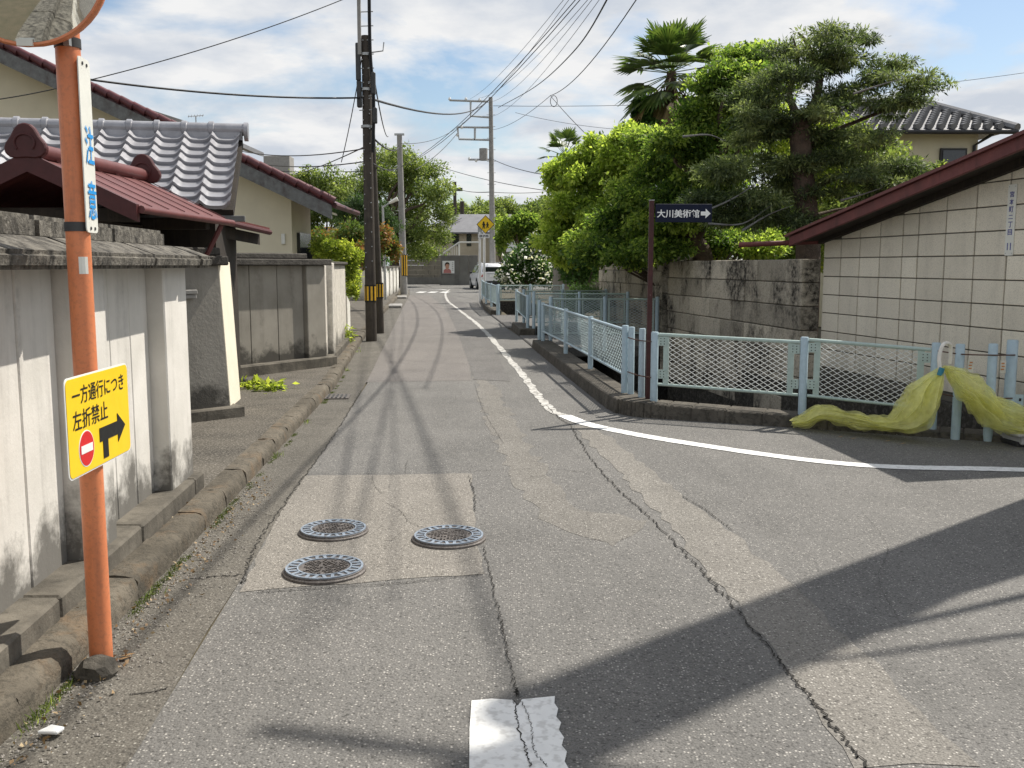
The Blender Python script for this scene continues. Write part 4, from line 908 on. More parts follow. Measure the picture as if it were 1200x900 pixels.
for z in (.29,.36): MB().box((4.345,8.094,z), (.018,.006,.025), -.15).build('plate_hole', 'black', lp)
# rusty tie wires between the posts
tw = [(1.255,10.02,.75),(1.335,9.78,.74),(1.43,9.55,.745)]
for zoff, lb in ((0,'upper rusty tie wire joining the posts at the signpost'), (-.36,'lower rusty tie wire joining the posts at the signpost')):
    tag(MB().tube(spline([(x-.04,y-.03,z+zoff) for x, y, z in tw], 4), .006, 6).build('tie_wire', 'rustwire'), lb, 'wire')
tw = [(3.74,8.36,.755),(e_posts[0].x,e_posts[0].y-.04,.745),(e_posts[1].x,e_posts[1].y-.04,.745),(4.27,8.08,.745)]
for zoff, lb in ((0,'upper rusty tie wire strung between the blue end posts'), (-.37,'lower rusty tie wire strung between the blue end posts')):
    tag(MB().tube(spline([(x,y,z+zoff) for x, y, z in tw], 6), .006, 6).build('tie_wire', 'rustwire'), lb, 'wire')
for i, (bx, by) in enumerate(((e_posts[0].x+.075, e_posts[0].y-.045),(e_posts[1].x+.07,e_posts[1].y-.045),(4.36,8.06))):
    t_ = tag(MB().box((bx,by,.645), (.05,.004,.11)).build('hanging_tag', 'tag', bevel=.001), ['faded tag hanging from the wire by the hoop post', 'printed tag hanging from the wire beside the middle bollard', 'pale tag hanging from the wire past the thick end post'][i], 'tag', 'small tags hanging on the wire')
    for k in range(3): MB().box((bx+rnd.uniform(-.008,.008),by-.003,.675-.025*k), (.026,.002,.012)).build('print', 'tagred', t_)
# bridge railings and far roadside fence
def run(label, pts, zb=.05, h=.80, name='bridge_railing', rail='fgreen', mesh='fmesh_blue', hb=.2, group=None, ends=True, r=.0036, dw=.09, dh=.05):
    f = thing(name, label, 'fence', (*pts[0], zb), group)
    for x, y in pts: post(f, x, y, zb, h, .036)
    for p, q in zip(pts, pts[1:]): panel(f, p, q, zb, zb, hb, h-.045, rail, mesh, False, dw, dh, r)
    return f
run('near green railing of the first bridge meeting the roadside fence', [(.70,17.32),(1.68,17.30),(2.62,17.28)], .08, .86)
run('far green railing of the first bridge in front of the set back stone wall', [(.47,20.62),(1.45,20.6),(2.48,20.55)], .08, .86)
run('short blue fence stub on the kerb between the two bridges', [(.12,25.3),(.34,20.75)], .13, .74, 'roadside_fence', 'fblue')
run('near green railing of the second bridge', [(.28,22.65),(1.2,22.8),(2.25,22.95)], .08, .86)
run('far railing of the second bridge over the dark canal mouth', [(-.40,28.9),(.55,29.0),(1.55,29.1)], .12, .82, hb=.34)
run('far light blue roadside fence on the kerb by the school crossing sign', [(-.44,28.8),(-.68,31.4),(-.92,34.0),(-1.20,38.6)], .13, .80, 'roadside_fence', 'fblue', r=.006, dw=.12, dh=.07)
# ------------------------------------------------------------------ museum signpost
sp_ = thing('museum_signpost', 'rusty maroon post with navy museum direction board and white arrow', 'signpost', (1.385,9.66,.15))
MB().tube([(1.385,9.66,.0),(1.39,9.66,2.14)], .033, 4, True, math.pi/4).build('post', 'rust_post', sp_)
MB().box((1.39,9.66,2.143), (.05,.05,.008)).build('post_cap', 'steel', sp_)
bw, bh2 = .565, .18
ps = P3(766, 249, 9.62); fr = Frame(Vector((1.425,9.615,2.015)), (1,.05,0), (0,0,1))
bd = MB().prism([fr.p(x, y, 0) for x, y in [(0,-bh2/2),(bw,-bh2/2),(bw,bh2/2),(0,bh2/2)]], -fr.n*.02).build('board', 'navy', sp_, bevel=.003)
fr.text('大川美術館', .082, 'white', bd, .225, -.005, .003, maxw=.425, bold=.018)
fr.poly('arrow', [(.452,-.022),(.50,-.022),(.50,-.05),(.55,-.003),(.50,.044),(.50,.016),(.452,.016)], 'white', bd, .002)
# ------------------------------------------------------------------ orange mirror pole with its plates
PX, PY = -1.535, 3.42
op = thing('mirror_pole', 'orange painted steel pole rising from the kerb in front of the concrete wall', 'pole', (PX,PY,.0))
MB().tube([(PX,PY,-.05),(PX,PY,1.0),(PX,PY,2.5),(PX,PY,2.72)], [.041,.041,.041,.041], 24).build('shaft', 'orange', op, smooth=50)
for z in (2.26, 1.635): MB().tube([(PX,PY,z-.016),(PX,PY,z+.016)], .044, 24).build('clamp_band', 'darksteel', op, smooth=50); 
for z in (2.26,): MB().box((PX+.02,PY-.045,z), (.02,.02,.034)).build('clamp_bolt', 'steel', op)
MB().prism([(PX+.0415*math.cos(R(a)),PY+.0415*math.sin(R(a)),1.47) for a in (-70,-55,-40,-25)]+[(PX+.040*math.cos(R(a)),PY+.040*math.sin(R(a)),1.47) for a in (-25,-40,-55,-70)], (0,0,.06)).build('sticker', 'offwhite', op)
ms = P3(46, -50, 3.33); ms = Vector((PX+.02, PY-.10, ms.z))
cm = P3(22, -52, 3.27)
mr = thing('road_mirror', 'round orange rimmed convex traffic mirror at the top of the pole', 'mirror', cm)
nrm = Vector((.10,-.98,-.15)).normalized(); side = Vector((0,0,1)).cross(nrm).normalized(); upv = nrm.cross(side)
RM = .272
def disc(r, d, k): return [cm+(side*math.cos(2*math.pi*i/k)+upv*math.sin(2*math.pi*i/k))*r+nrm*d for i in range(k)]
m_ = MB(); K = 48; rings = []
for j in range(9):
    r_ = RM*j/8; rings.append((r_, .035-(r_*r_)/(2*1.5)))
vs_ = [cm+nrm*rings[0][1]]
for r_, d in rings[1:]: vs_ += disc(r_, d, K)
f_ = [(0, 1+i, 1+(i+1) % K) for i in range(K)]
for j in range(7):
    for i in range(K): f_.append((1+j*K+i, 1+(j+1)*K+i, 1+(j+1)*K+(i+1) % K, 1+j*K+(i+1) % K))
m_.add(vs_, f_).build('mirror_face', 'mirror', mr, smooth=80)
m_ = MB(); prof = [(.269,.012),(.277,.017),(.284,.008),(.281,-.03),(.20,-.10),(.05,-.13)]
vs_ = []
for r_, d in prof: vs_ += disc(r_, d, K)
f_ = []
for j in range(len(prof)-1):
    for i in range(K): f_.append((j*K+i, (j+1)*K+i, (j+1)*K+(i+1) % K, j*K+(i+1) % K))
f_.append(tuple((len(prof)-1)*K+i for i in reversed(range(K))))
m_.add(vs_, f_).build('rim_and_back', 'orange', mr, smooth=60)
MB().tube([cm-nrm*.12, Vector((PX,PY,cm.z-.05))], .022, 10).build('bracket', 'steel', mr)
MB().fbox(cm-upv*.280+side*.02+nrm*.015, -side*.05, nrm*.012, upv*.022).build('sticker', 'offwhite', mr)
# vertical caution plate
fr = Frame((PX+.050, PY-.035, 1.915), (-.10,1,0), (0,0,1))
cp_ = tag(MB().prism([fr.p(x, y) for x, y in fr.rrect(.118, .60, .018, .055)], -fr.n*.004).build('caution_plate', 'offwhite'), 'tall narrow white plate with blue lettering strapped to the orange pole', 'sign')
fr.text('注', .135, 'blue', cp_, .062, .005, .003, maxw=.085, bold=.010); fr.text('意', .135, 'blue', cp_, .062, -.185, .003, maxw=.085, bold=.010)
for y in (.28,-.285):
    for x in (.035,.078): MB().cyl(fr.p(x,y,.0), fr.p(x,y,.003), .006, 8).build('rivet', 'darksteel', cp_)
# yellow one-way plate
fr = Frame((PX+.052, PY-.02, .955), (-.03,1,0), (0,0,1)); fr = Frame(fr.o-fr.u*.0, fr.u, (0,0,1))
YW, YH = .56, .345
ys_ = tag(MB().prism([fr.p(x, y, .0) for x, y in fr.rrect(YW, YH, .025)], -fr.n*.003).build('one_way_sign', 'white'), 'yellow plate with black lettering, no-entry disc and bent arrow on the orange pole', 'sign')
fr.poly('yellow_face', fr.rrect(YW-.012, YH-.012, .022), 'yellow', ys_, .001, .001)
fr.text('一方通行につき', .064, 'black', ys_, 0.0, .107, .0035, maxw=.46, bold=.008)
fr.text('左折禁止', .068, 'black', ys_, -.085, .022, .0035, maxw=.30, bold=.008)
cir = lambda r, cx, cy, k=36: [(cx+r*math.cos(2*math.pi*i/k), cy+r*math.sin(2*math.pi*i/k)) for i in range(k)]
fr.poly('disc_border', cir(.064,-.135,-.085), 'white', ys_, .002, .001); fr.poly('no_entry_disc', cir(.060,-.135,-.085), 'red', ys_, .0032, .0008)
fr.poly('no_entry_bar', [(-.183,-.099),(-.087,-.099),(-.087,-.071),(-.183,-.071)], 'white', ys_, .0042, .0008)
fr.poly('bent_arrow', [(-.02,-.035),(.15,-.035),(.15,-.005),(.225,-.06),(.15,-.115),(.15,-.085),(.055,-.085),(.055,-.15),(.008,-.15),(.008,-.085),(-.02,-.085)], 'black', ys_, .0032, .0008)
rk = random.Random(9); bm = bmesh.new(); bmesh.ops.create_icosphere(bm, subdivisions=2, radius=1)
for v in bm.verts: v.co = Vector((v.co.x*.075, v.co.y*.06, v.co.z*.07))*(1+rk.uniform(-.18,.18))
me = bpy.data.meshes.new('rock'); bm.to_mesh(me); bm.free(); me.materials.append(M['kerb_dark'])
o = bpy.data.objects.new('rock', me); COL.objects.link(o); o.location = (PX+.01, PY-.075, .02); tag(o, 'lump of grey rock wedged at the foot of the orange pole', 'rock')
# ------------------------------------------------------------------ manhole covers and drain
def manhole(px, py, r, ang, label):
    c = G(px, py, 0); t = thing('manhole_cover', label, 'manhole cover', c, 'manhole covers in the pale road patch')
    MB().tube([c+Vector((0,0,-.03)), c+Vector((0,0,.012)), c+Vector((0,0,.017))], [r*1.06,r*1.06,r*1.03], 48).build('frame_ring', 'iron', t, smooth=40)
    MB().tube([c+Vector((0,0,0)), c+Vector((0,0,.021)), c+Vector((0,0,.024))], [r,r,r*.985], 48).build('cover_plate', 'iron', t, smooth=40)
    m_ = MB(); K = 64
    def ring(r0, r1, z0, z1):
        for i in range(K):
            a, b = 2*math.pi*i/K, 2*math.pi*(i+1)/K
            q = [(r0,a),(r1,a),(r1,b),(r0,b)]
            m_.hexa([c+Vector((x*math.cos(g), x*math.sin(g), z0)) for x, g in q], [c+Vector((x*math.cos(g), x*math.sin(g), z1)) for x, g in q])
    ring(r*.93, r*.985, .023, .030); ring(r*.66, r*.70, .023, .030)
    for i in range(24):
        a = 2*math.pi*i/24+ang; q = [(r*.71,a-.02),(r*.92,a-.085),(r*.92,a+.02),(r*.71,a+.085)] if i % 2 else [(r*.71,a-.085),(r*.92,a-.02),(r*.92,a+.085),(r*.71,a+.02)]
        m_.hexa([c+Vector((x*math.cos(g), x*math.sin(g), .023)) for x, g in q], [c+Vector((x*math.cos(g), x*math.sin(g), .029)) for x, g in q])
    m_.build('blue_ring', 'ironblue', t)
    m_ = MB(); rg = random.Random(int(px))
    for i in range(-6, 7):
        for j in range(-6, 7):
            x, y = i*r*.095, j*r*.095
            if math.hypot(x, y) < r*.6 and rg.random() < .8:
                m_.box(c+Vector((x*math.cos(ang)-y*math.sin(ang), x*math.sin(ang)+y*math.cos(ang), .027)), (r*.07*rg.uniform(.4,1.2), r*.05*rg.uniform(.4,1.4), .007), ang)
    m_.build('raised_pattern', 'iron', t)
manhole(391, 624, .185, .3, 'blue ringed manhole cover in the upper corner of the pale patch by the gutter')
manhole(526, 632, .193, .0, 'blue ringed manhole cover at the cracked inner edge of the pale patch')
manhole(380.5, 670, .192, .7, 'blue ringed manhole cover at the lower edge of the pale patch by the gutter')
dc = G(388, 466); dr = thing('drain_grate', 'dark slotted drain grate set in the gutter', 'drain', dc)
MB().box(dc+Vector((0,0,.010)), (.42,.36,.012), .09).build('grate_frame', 'iron', dr)
for k in range(8): MB().box(dc+Vector((-.17+.048*k,0.02*0,.019)), (.02,.30,.008), .09).build('bar', 'darksteel', dr)
for px, py, w_, d_, lb in ((462,360,.55,1.7,'pale concrete ramp slab lying in the gutter near the lamp'), (470,349.5,.5,1.6,'small pale slab in the gutter before the grey pole')):
    c = G(px, py); tag(MB().box((c.x,c.y,.05), (w_,d_,.10), .09).build('ramp_slab', 'poleconc', bevel=.02), lb, 'slab', 'slabs lying in the gutter')
# ------------------------------------------------------------------ utility poles
def bands(par, x, y, z0, z1, r):
    MB().tube([(x,y,z0),(x,y,z1)], r+.004, 20).build('black_band', 'black', par, smooth=50)
    k = 9
    for i in range(k):
        a0, a1 = 2*math.pi*i/k, 2*math.pi*(i+.52)/k; q = []
        for j in range(4): a = a0+(a1-a0)*j/3; q.append((x+(r+.008)*math.cos(a), y+(r+.008)*math.sin(a)))
        m_ = MB()
        for u, v in zip(q, q[1:]): m_.add([(u[0],u[1],z0+.03),(v[0],v[1],z0+.03),(v[0],v[1],z1-.03),(u[0],u[1],z1-.03)], [(0,1,2,3)])
        m_.build('yellow_stripe', 'ypaint', par)
D1 = Vector((-2.80,19.0,0)); D2 = Vector((-2.92,21.2,0))
pd = thing('utility_pole', 'stout dark tarred utility pole with yellow and black guard and metal extension', 'utility pole', D1)
D1t = P3(428.5, 42, 19.0)
MB().tube([D1+Vector((0,0,-.1)), D1.lerp(D1t, .5), D1t], [.112,.098,.084], 18).build('shaft', 'polewood', pd, smooth=50)
for k in range(15):
    for sg in (-1, 1):
        c = D1.lerp(D1t, .26+.048*k)+Vector((sg*.06, -.092+.010*(k/15), .06*sg)); MB().cyl(c, c+Vector((0,-.03,0)), .011, 6).build('step_bolt', 'steel', pd)
bands(pd, D1.x-.002, D1.y, .78, 1.12, .110)
ex = P3(420.5, 60, 18.9); MB().tube([P3(421.5,64,18.9), P3(419.5,-60,18.9)], .045, 4, True, math.pi/4).build('extension_bar', 'poleconc', pd)
for k in range(10):
    z = D1t.z-1.4+.26*k
    if z < D1t.z+.9: MB().tube([(D1t.x-.14,18.93,z),(D1t.x+.16,18.93,z+.01)], .010, 6).build('step_bolt', 'steel', pd)
for k, (dx, dz, h) in enumerate(((.14,-.9,.42),(.16,-1.5,.30),(-.13,-1.1,.5),(-.14,-.5,.7))): MB().box((D1t.x+dx,18.92,D1t.z+dz), (.09,.10,h)).build('junction_box', 'darksteel', pd, bevel=.015)
for dx in (.10, .13): MB().tube(spline([(D1t.x+dx,18.9,D1t.z-2.2),(D1t.x+dx+.03,18.9,D1t.z-1.2),(D1t.x+dx-.02,18.9,D1t.z-.3),(D1t.x+dx-.02,18.9,D1t.z+.9)], 6), .018, 6).build('riser_cable', 'wire', pd)
for z in (D1t.z-.35, D1t.z-1.0, D1t.z-1.7): MB().tube([(D1t.x-.005,19.0,z-.025),(D1t.x-.005,19.0,z+.025)], .118, 16).build('clamp_band', 'steel', pd, smooth=50)
MB().tube([(D1t.x+.1,18.95,D1t.z-.32),(D1t.x+.34,18.9,D1t.z-.3),(D1t.x+.36,18.9,D1t.z-.14)], .012, 6).build('hook', 'steel', pd)
pd2 = thing('utility_pole', 'thinner leaning dark utility pole close behind the stout one', 'utility pole', D2)
D2t = P3(433.5, 108, 21.2)
MB().tube([D2+Vector((0,0,-.1)), D2.lerp(D2t, .5), D2t], [.09,.08,.068], 16).build('shaft', 'polewood', pd2, smooth=50)
bands(pd2, D2.x-.012, D2.y, .78, 1.12, .090)
PG = Vector((-5.62,50,0)); PGt = P3(468,158,50)
pg = thing('utility_pole', 'slim grey concrete utility pole with yellow band beyond the white wall', 'utility pole', PG)
MB().tube([PG+Vector((0,0,-.1)), PGt], [.19,.13], 16).build('shaft', 'poleconc', pg, smooth=50); bands(pg, PG.x, PG.y, .95, 2.05, .185)
MB().box(PGt+Vector((.0,0,.02)), (.5,.12,.10)).build('head_bracket', 'steel', pg)
PCb = P3(577.5,333,64); PCb.z = 0; PCt = P3(575,114,64)
pc_ = thing('utility_pole', 'tall pale concrete utility pole with steel arms and transformer at the junction', 'utility pole', PCb)
MB().tube([PCb, PCt], [.21,.13], 16).build('shaft', 'poleconc', pc_, smooth=50)
def pp(px, py, dy=0): return P3(px, py, 64+dy)
for pts in ([(527,117.5),(572,119)], [(551.5,118),(551.5,136),(573,137.5)], [(536,149),(573,149.5)], [(536,149),(538,163),(573,164)], [(556.5,149),(556.5,164)], [(549,187),(573,187)]):
    MB().tube([pp(x, y, -.25) for x, y in pts], .07, 6).build('crossarm', 'steel', pc_)
for x, y in ((527,114),(546,114),(562,115),(541,147),(536,156),(550,184),(558,186)): MB().tube([pp(x,y+4,-.25), pp(x,y+2,-.25), pp(x,y,-.25)], [.05,.10,.05], 8).build('insulator', 'white', pc_)
MB().tube([pp(566.5,188,-.4), pp(566.5,174,-.4)], .27, 14).build('transformer', 'poleconc', pc_, smooth=50)
for k in range(12): 
    c = PCb.lerp(PCt, .25+.06*k); MB().tube([c+Vector((-.28,0,0)), c+Vector((.28,0,0))], .018, 5).build('step_bolt', 'steel', pc_)
pf = thing('utility_pole', 'distant dark utility pole with short crossarm above the far house', 'utility pole', (P3(533,300,112).x,112,0))
MB().tube([(P3(533,300,112).x,112,0), P3(533,213,112)], [.25,.18], 10).build('shaft', 'polewood', pf)
for y in (221, 223): MB().tube([P3(527,y,111.8), P3(542,y,111.8)], .1, 5).build('crossarm', 'darksteel', pf)
pf2 = thing('utility_pole', 'short distant dark pole just right of the crossarmed one', 'utility pole', (P3(541.5,300,118).x,118,0))
MB().tube([(P3(541.5,300,118).x,118,0), P3(541.5,236,118)], [.3,.25], 10).build('shaft', 'polewood', pf2)
# twin poles just outside the picture on the right: they throw the broad shadow across the street
PR = Vector((4.72,6.84,0)); pr = thing('utility_pole', 'pair of roadside poles whose shadow crosses the side street', 'utility pole', PR)
prp = Vector((.64,-.77,0))*.125
for sgn, h in ((1,9.3),(-1,8.3)):
    MB().tube([PR+prp*sgn, PR+prp*sgn+Vector((0,0,h))], [.185,.15], 14).build('shaft', 'poleconc', pr, smooth=50)
for z, l_ in ((8.7,.7),): MB().tube([PR+Vector((-l_,.25*l_,z)), PR+Vector((l_,-.25*l_,z))], .045, 6).build('crossarm', 'steel', pr)
for q, r_ in (((5.15,5.62),.03), ((5.5,4.75),.022), ((4.95,6.1),.04)):
    MB().tube([(*q,0), PR+Vector((0,0,7.6))], r_, 6).build('guy_wire', 'wire', pr)
# slim street lamp
sl_ = thing('street_lamp', 'slim grey street lamp with short arm beside the white garden wall', 'street lamp', (-5.2,39.4,.1))
lt = P3(448.5,241,39.4); MB().tube([(-5.2,39.4,.0), lt], [.06,.045], 10).build('post', 'steel', sl_, smooth=50)
MB().tube([lt+Vector((0,0,-.08)), P3(462,234,39.4)], .03, 8).build('arm', 'steel', sl_)
MB().tube([P3(456,238,39.4), P3(466,233,39.4)], [.05,.09], 8).build('lamp_head', 'offwhite', sl_)
# ------------------------------------------------------------------ overhead cables
def wire(a, b, sag, r, label, group=None, n=18, name='overhead_cable'):
    a, b = Vector(a), Vector(b); pts = []
    for i in range(n+1):
        t = i/n; p = a.lerp(b, t); p.z -= sag*4*t*(1-t); pts.append(p)
    return tag(MB().tube(pts, r, 5).build(name, 'wire', smooth=80), label, 'cable', group)
def far(px, py, Y): return P3(px, py, Y)
prt = PR+Vector((0,0,8.4))
tag(MB().tube(spline([pp(584,126,-.3), P3(625,103,46), P3(667,66,30), P3(711,0,17), (1.62,9,5.7), (1.8,2,6.0), (1.9,-8,7.2)], 10), .017, 6).build('overhead_cable', 'wire', smooth=80), 'thickest black cable sagging right from the junction pole to the top edge', 'cable')
wire(pp(572,118,-.3), D1t+Vector((0,0,-1.15)), .55, .026, 'black cable between the stout dark pole and the junction pole')
wire(D1t+Vector((0,0,-1.15)), P3(96,92,15), .10, .017, 'black cable running left from the stout dark pole over the tiled roofs')
gw_grp = 'thin wires fanning from the junction pole to the top of the picture'
for i, (x0, y0, x1) in enumerate(((551,116,642),(541,145,646),(562,115,660),(572,120,664),(573,137,671))):
    a = pp(x0, y0, -.3); m0 = far(x1, 0, 26); wire(a, a.lerp(m0, 1.5), .55+.12*i, .007, 'thin wire of the fan rising from the junction pole arms', gw_grp)
a = PGt+Vector((.1,0,-1.6)); m0 = far(613, 0, 27)
for i in range(2): wire(a+Vector((.02*i,0,.05*i)), (a+Vector((.02*i,0,0))).lerp(m0+Vector((.05*i,0,.05*i)), 2.2), 1.7-.1*i, .011, 'heavy cable of the bundle rising from the slim grey pole past the junction pole', 'cable bundle from the slim grey pole')
tp = P3(645,112,40); wire(tp, tp.lerp(far(729,0,22), 1.4), .55, .013, 'service wire from the cable loop up to the top right')
wire(tp, P3(702,172,26), .05, .012, 'service wire dropping from the cable loop to the yellow green tree')
wire(pp(578,152,-.3), tp, .25, .011, 'service wire from the junction pole to the cable loop')
lo_ = [tp+Vector((.14*math.cos(g)+.14, 0, .22*math.sin(g)-.22)) for g in [2*math.pi*k/16 for k in range(17)]]
tag(MB().tube(lo_, .014, 5).build('cable_loop', 'wire'), 'small hanging loop of slack cable where two service wires meet', 'cable')
wire(pp(578,124,-.2), P3(1300,70,66), .9, .016, 'long faint wire running right above the palm and the conifer')
wire(pp(578,187,-.3), P3(640,205,45), .12, .02, 'lower wire from the junction pole into the yellow green tree')
wire(P3(500,190,80), P3(645,224,60), .25, .022, 'wire slanting down behind the junction pole towards the far roofs')
wire(P3(604,132,70), P3(745,153,64), .2, .014, 'faint beaded wire crossing behind the junction pole')
wire(P3(542,223,111.8), P3(575,225,64), .1, .03, 'short wire from the distant crossarmed pole to the junction pole', n=6)
wire(P3(575,225,64.2), P3(645,224,70), .1, .02, 'low horizontal wire right of the junction pole')
wire(D1t+Vector((.1,0,-1.9)), PGt+Vector((0,0,-.6)), .22, .022, 'looping black cable from the dark pole to the slim grey pole')
wire(D1t+Vector((.1,0,-2.4)), PGt+Vector((0,0,-1.5)), .2, .015, 'lower looping cable from the dark pole to the slim grey pole')
wire(PGt+Vector((0,0,-1.7)), P3(300,199,60), .15, .022, 'cable running left from the slim grey pole above the left trees')
wire(P3(335,205,48), D1t+Vector((0,0,-2.05)), .12, .013, 'cable from the left trees up to the dark pole')
wire(P3(250,168,30), D1t+Vector((0,0,-2.1)), .25, .012, 'upper service cable reaching the dark pole from the roofs')
wire(P3(250,178,30), D1t+Vector((0,0,-2.35)), .25, .012, 'lower service cable reaching the dark pole from the roofs')
wire(P3(470,168,49.5), pp(551,137,-.2), .5, .014, 'wire from the slim grey pole head to the junction pole arm')
wire(P3(487,199,50), pp(536,156,-.2), .2, .018, 'wire from the cable bundle to the lower arm of the junction pole')
wire(P3(100,95,14), far(405,-2,17), .08, .008, 'thin wire crossing the upper left clouds')
wire(P3(-30,120,13), P3(100,95,14), .03, .008, 'thin wire passing in front of the cream gable')
wire(P3(425,62,18.95), P3(400,190,22), .1, .010, 'thin stay wire dropping left of the dark pole', n=6)
wire(P3(438,90,19), P3(455,160,48), .35, .016, 'slack cable dropping right of the dark pole', n=10)
# road-crossing cables that cast the soft shadows on the asphalt
# ------------------------------------------------------------------ school crossing sign
ss = thing('school_sign', 'yellow diamond school crossing sign on two white posts with small name plate', 'sign', (-1.25,39.3,.15))
for px, top in ((562.5,300),(567.5,268)):
    b = P3(px,349,39.3); b.z = 0; t_ = P3(px, top if px < 565 else 258, 39.3); t_.x = b.x
    if px < 565: t_ = P3(px, 272, 39.3); t_.x = b.x
    MB().tube([b, t_], .05, 10).build('post', 'white', ss, smooth=50)
cc_ = P3(569,263,39.2); fr = Frame(cc_, (1,0,0), (0,0,1)); hd = .37
MB().prism([fr.p(x,y) for x,y in ((0,-hd),(hd,0),(0,hd),(-hd,0))], -fr.n*.01).build('diamond_plate', 'black', ss)
fr.poly('yellow_face', ((0,-hd+.03),(hd-.03,0),(0,hd-.03),(-hd+.03,0)), 'yellow', ss, .002)
for ox, k in ((-.075,1.0),(.075,.82)):
    hb = [(ox+x*k, y*k-.02) for x, y in [(-.055,-.15),(-.02,-.15),(0,-.07),(.03,-.15),(.065,-.15),(.03,-.02),(.075,-.03),(.075,0),(.03,.075),(-.03,.075),(-.075,0),(-.06,-.02),(-.03,.02)]]
    fr.poly('walking_figure', hb, 'black', ss, .005); fr.poly('figure_head', cir(.036*k, ox, .105*k-.02, 14), 'black', ss, .005)
fr2 = Frame(P3(567,276.5,39.15), (1,0,0), (0,0,1)); ap_ = MB().prism([fr2.p(x,y) for x,y in fr2.rrect(.46,.17,.02)], -fr2.n*.01).build('name_plate', 'white', ss)
fr2.text('通学路', .10, 'navy', ap_, 0, 0, .003, maxw=.38)
MB().box(P3(562.5,272,39.28), (.18,.03,.55)).build('back_plate', 'steel', ss)
# ------------------------------------------------------------------ parked white car
ca = thing('parked_car', 'white compact SUV parked at the junction beside the flowering bushes', 'car', (0,0,0))
def loft(sections):
    m_ = MB(); n_ = len(sections[0])
    for s_ in sections: m_.v += [tuple(p) for p in s_]
    for i in range(len(sections)-1):
        for j in range(n_): m_.f.append((i*n_+j, i*n_+(j+1) % n_, (i+1)*n_+(j+1) % n_, (i+1)*n_+j))
    m_.f.append(tuple(reversed(range(n_)))); m_.f.append(tuple((len(sections)-1)*n_+j for j in range(n_))); return m_
def sec(y, hw, z0, zb, zr, hr):   # half ring from left bottom round the top to right bottom
    l = [(-hw*.93,y,z0),(-hw,y,z0+.22),(-hw,y,zb-.12),(-hw*.965,y,zb),(-hr,y,zr-.07),(-hr*.86,y,zr)]
    return l+[(-x,yy,z) for x, yy, z in reversed(l)]
secs = [sec(0,.80,.36,.98,1.02,.74),sec(.06,.84,.30,1.02,1.06,.76),sec(.16,.86,.28,1.03,1.40,.64),sec(.36,.87,.26,1.03,1.58,.62),sec(.9,.88,.24,1.02,1.64,.62),sec(1.9,.88,.24,1.00,1.64,.62),sec(2.55,.88,.24,.99,1.55,.60),sec(3.25,.875,.24,.98,1.03,.70),sec(3.9,.85,.26,.90,.93,.66),sec(4.3,.76,.32,.74,.77,.6)]
lf = loft(secs); lf.f = [tuple(reversed(f)) for f in lf.f]
lf.build('body', 'carpaint', ca, smooth=35)
MB().prism([(-.62,.055,1.10),(.62,.055,1.10),(.55,.135,1.40),(-.55,.135,1.40)], (0,-.02,.005)).build('rear_window', 'glass', ca)
for sg in (-1, 1):
    MB().prism([(sg*.853,.45,1.06),(sg*.853,1.35,1.05),(sg*.667,1.35,1.535),(sg*.665,.60,1.49)], (sg*.012,0,.004)).build('side_window', 'glass', ca)
    MB().prism([(sg*.853,1.43,1.05),(sg*.853,2.85,1.03),(sg*.68,2.42,1.50),(sg*.667,1.43,1.535)], (sg*.012,0,.004)).build('side_window', 'glass', ca)
    MB().prism([(sg*.80,.02,.78),(sg*.56,-.01,.80),(sg*.60,.03,1.0),(sg*.80,.07,1.0)], (0,-.02,0)).build('tail_light', 'taillight', ca)
    MB().box((sg*.96,2.62,1.05), (.16,.12,.13)).build('wing_mirror', 'trim', ca, bevel=.03)
    for y in (.78, 3.42):
        w_ = MB().tube([(sg*.89,y,.33),(sg*.70,y,.33)], .33, 24).build('wheel', 'rubber', ca, smooth=40)
        MB().tube([(sg*.905,y,.33),(sg*.85,y,.33)], .20, 20).build('rim', 'steel', w_, smooth=40)
        MB().tube([(sg*.886,y,.35),(sg*.70,y,.35)], .385, 24).build('wheel_arch', 'trim', ca)
    MB().tube([(sg*.58,.5,1.64),(sg*.58,.6,1.68),(sg*.58,2.2,1.68),(sg*.58,2.3,1.63)], .02, 6).build('roof_rail', 'steel', ca)
MB().box((0,.0,.42), (1.62,.10,.24)).build('bumper', 'trim', ca, bevel=.03)
MB().box((0,-.005,.86), (.34,.02,.17)).build('number_plate', 'white', ca)
MB().box((0,.015,.985), (.7,.03,.05)).build('tailgate_handle', 'steel', ca)
MB().box((0,2.2,.30), (1.5,3.9,.24)).build('underbody', 'trim', ca)
ca.location = P3(577,339,60); ca.location.z = 0; ca.rotation_euler.z = R(11)
# ------------------------------------------------------------------ junction wall, poster, far houses
jw = thing('junction_wall', 'grey concrete wall facing the end of the street with a poster', 'wall', (P3(540,333,74).x,74,0))
for k in range(4):
    x0, x1 = P3(516.5+11*k,320,74).x, P3(516.5+11*(k+1)-.3,320,74).x
    MB().fbox((x0,74,0), (x1-x0,0,0), (0,.25,0), (0,0,2.28)).build('panel', 'farwall', jw, bevel=.02)
MB().fbox((P3(516,320,74).x-.05,73.9,0), (3.1,0,0), (0,.1,0), (0,0,.75)).build('base_course', 'farwall', jw)
jw2 = thing('junction_wall', 'brown block wall with green weeds on top left of the poster wall', 'wall', (P3(497,333,77).x,77,0))
xa, xb = P3(473,320,77).x, P3(518,320,77).x
for r_ in range(6):
    k = 0; x = xa-(.5 if r_ % 2 else 0)
    while x < xb:
        a, b = max(x, xa), min(x+1.0, xb); x += 1.0
        if b-a > .1: MB().fbox((a+.01,77+rnd.uniform(-.02,.02),.38*r_), (b-a-.02,0,0), (0,.3,0), (0,0,.365)).build('block', 'farwall2', jw2, bevel=.01)
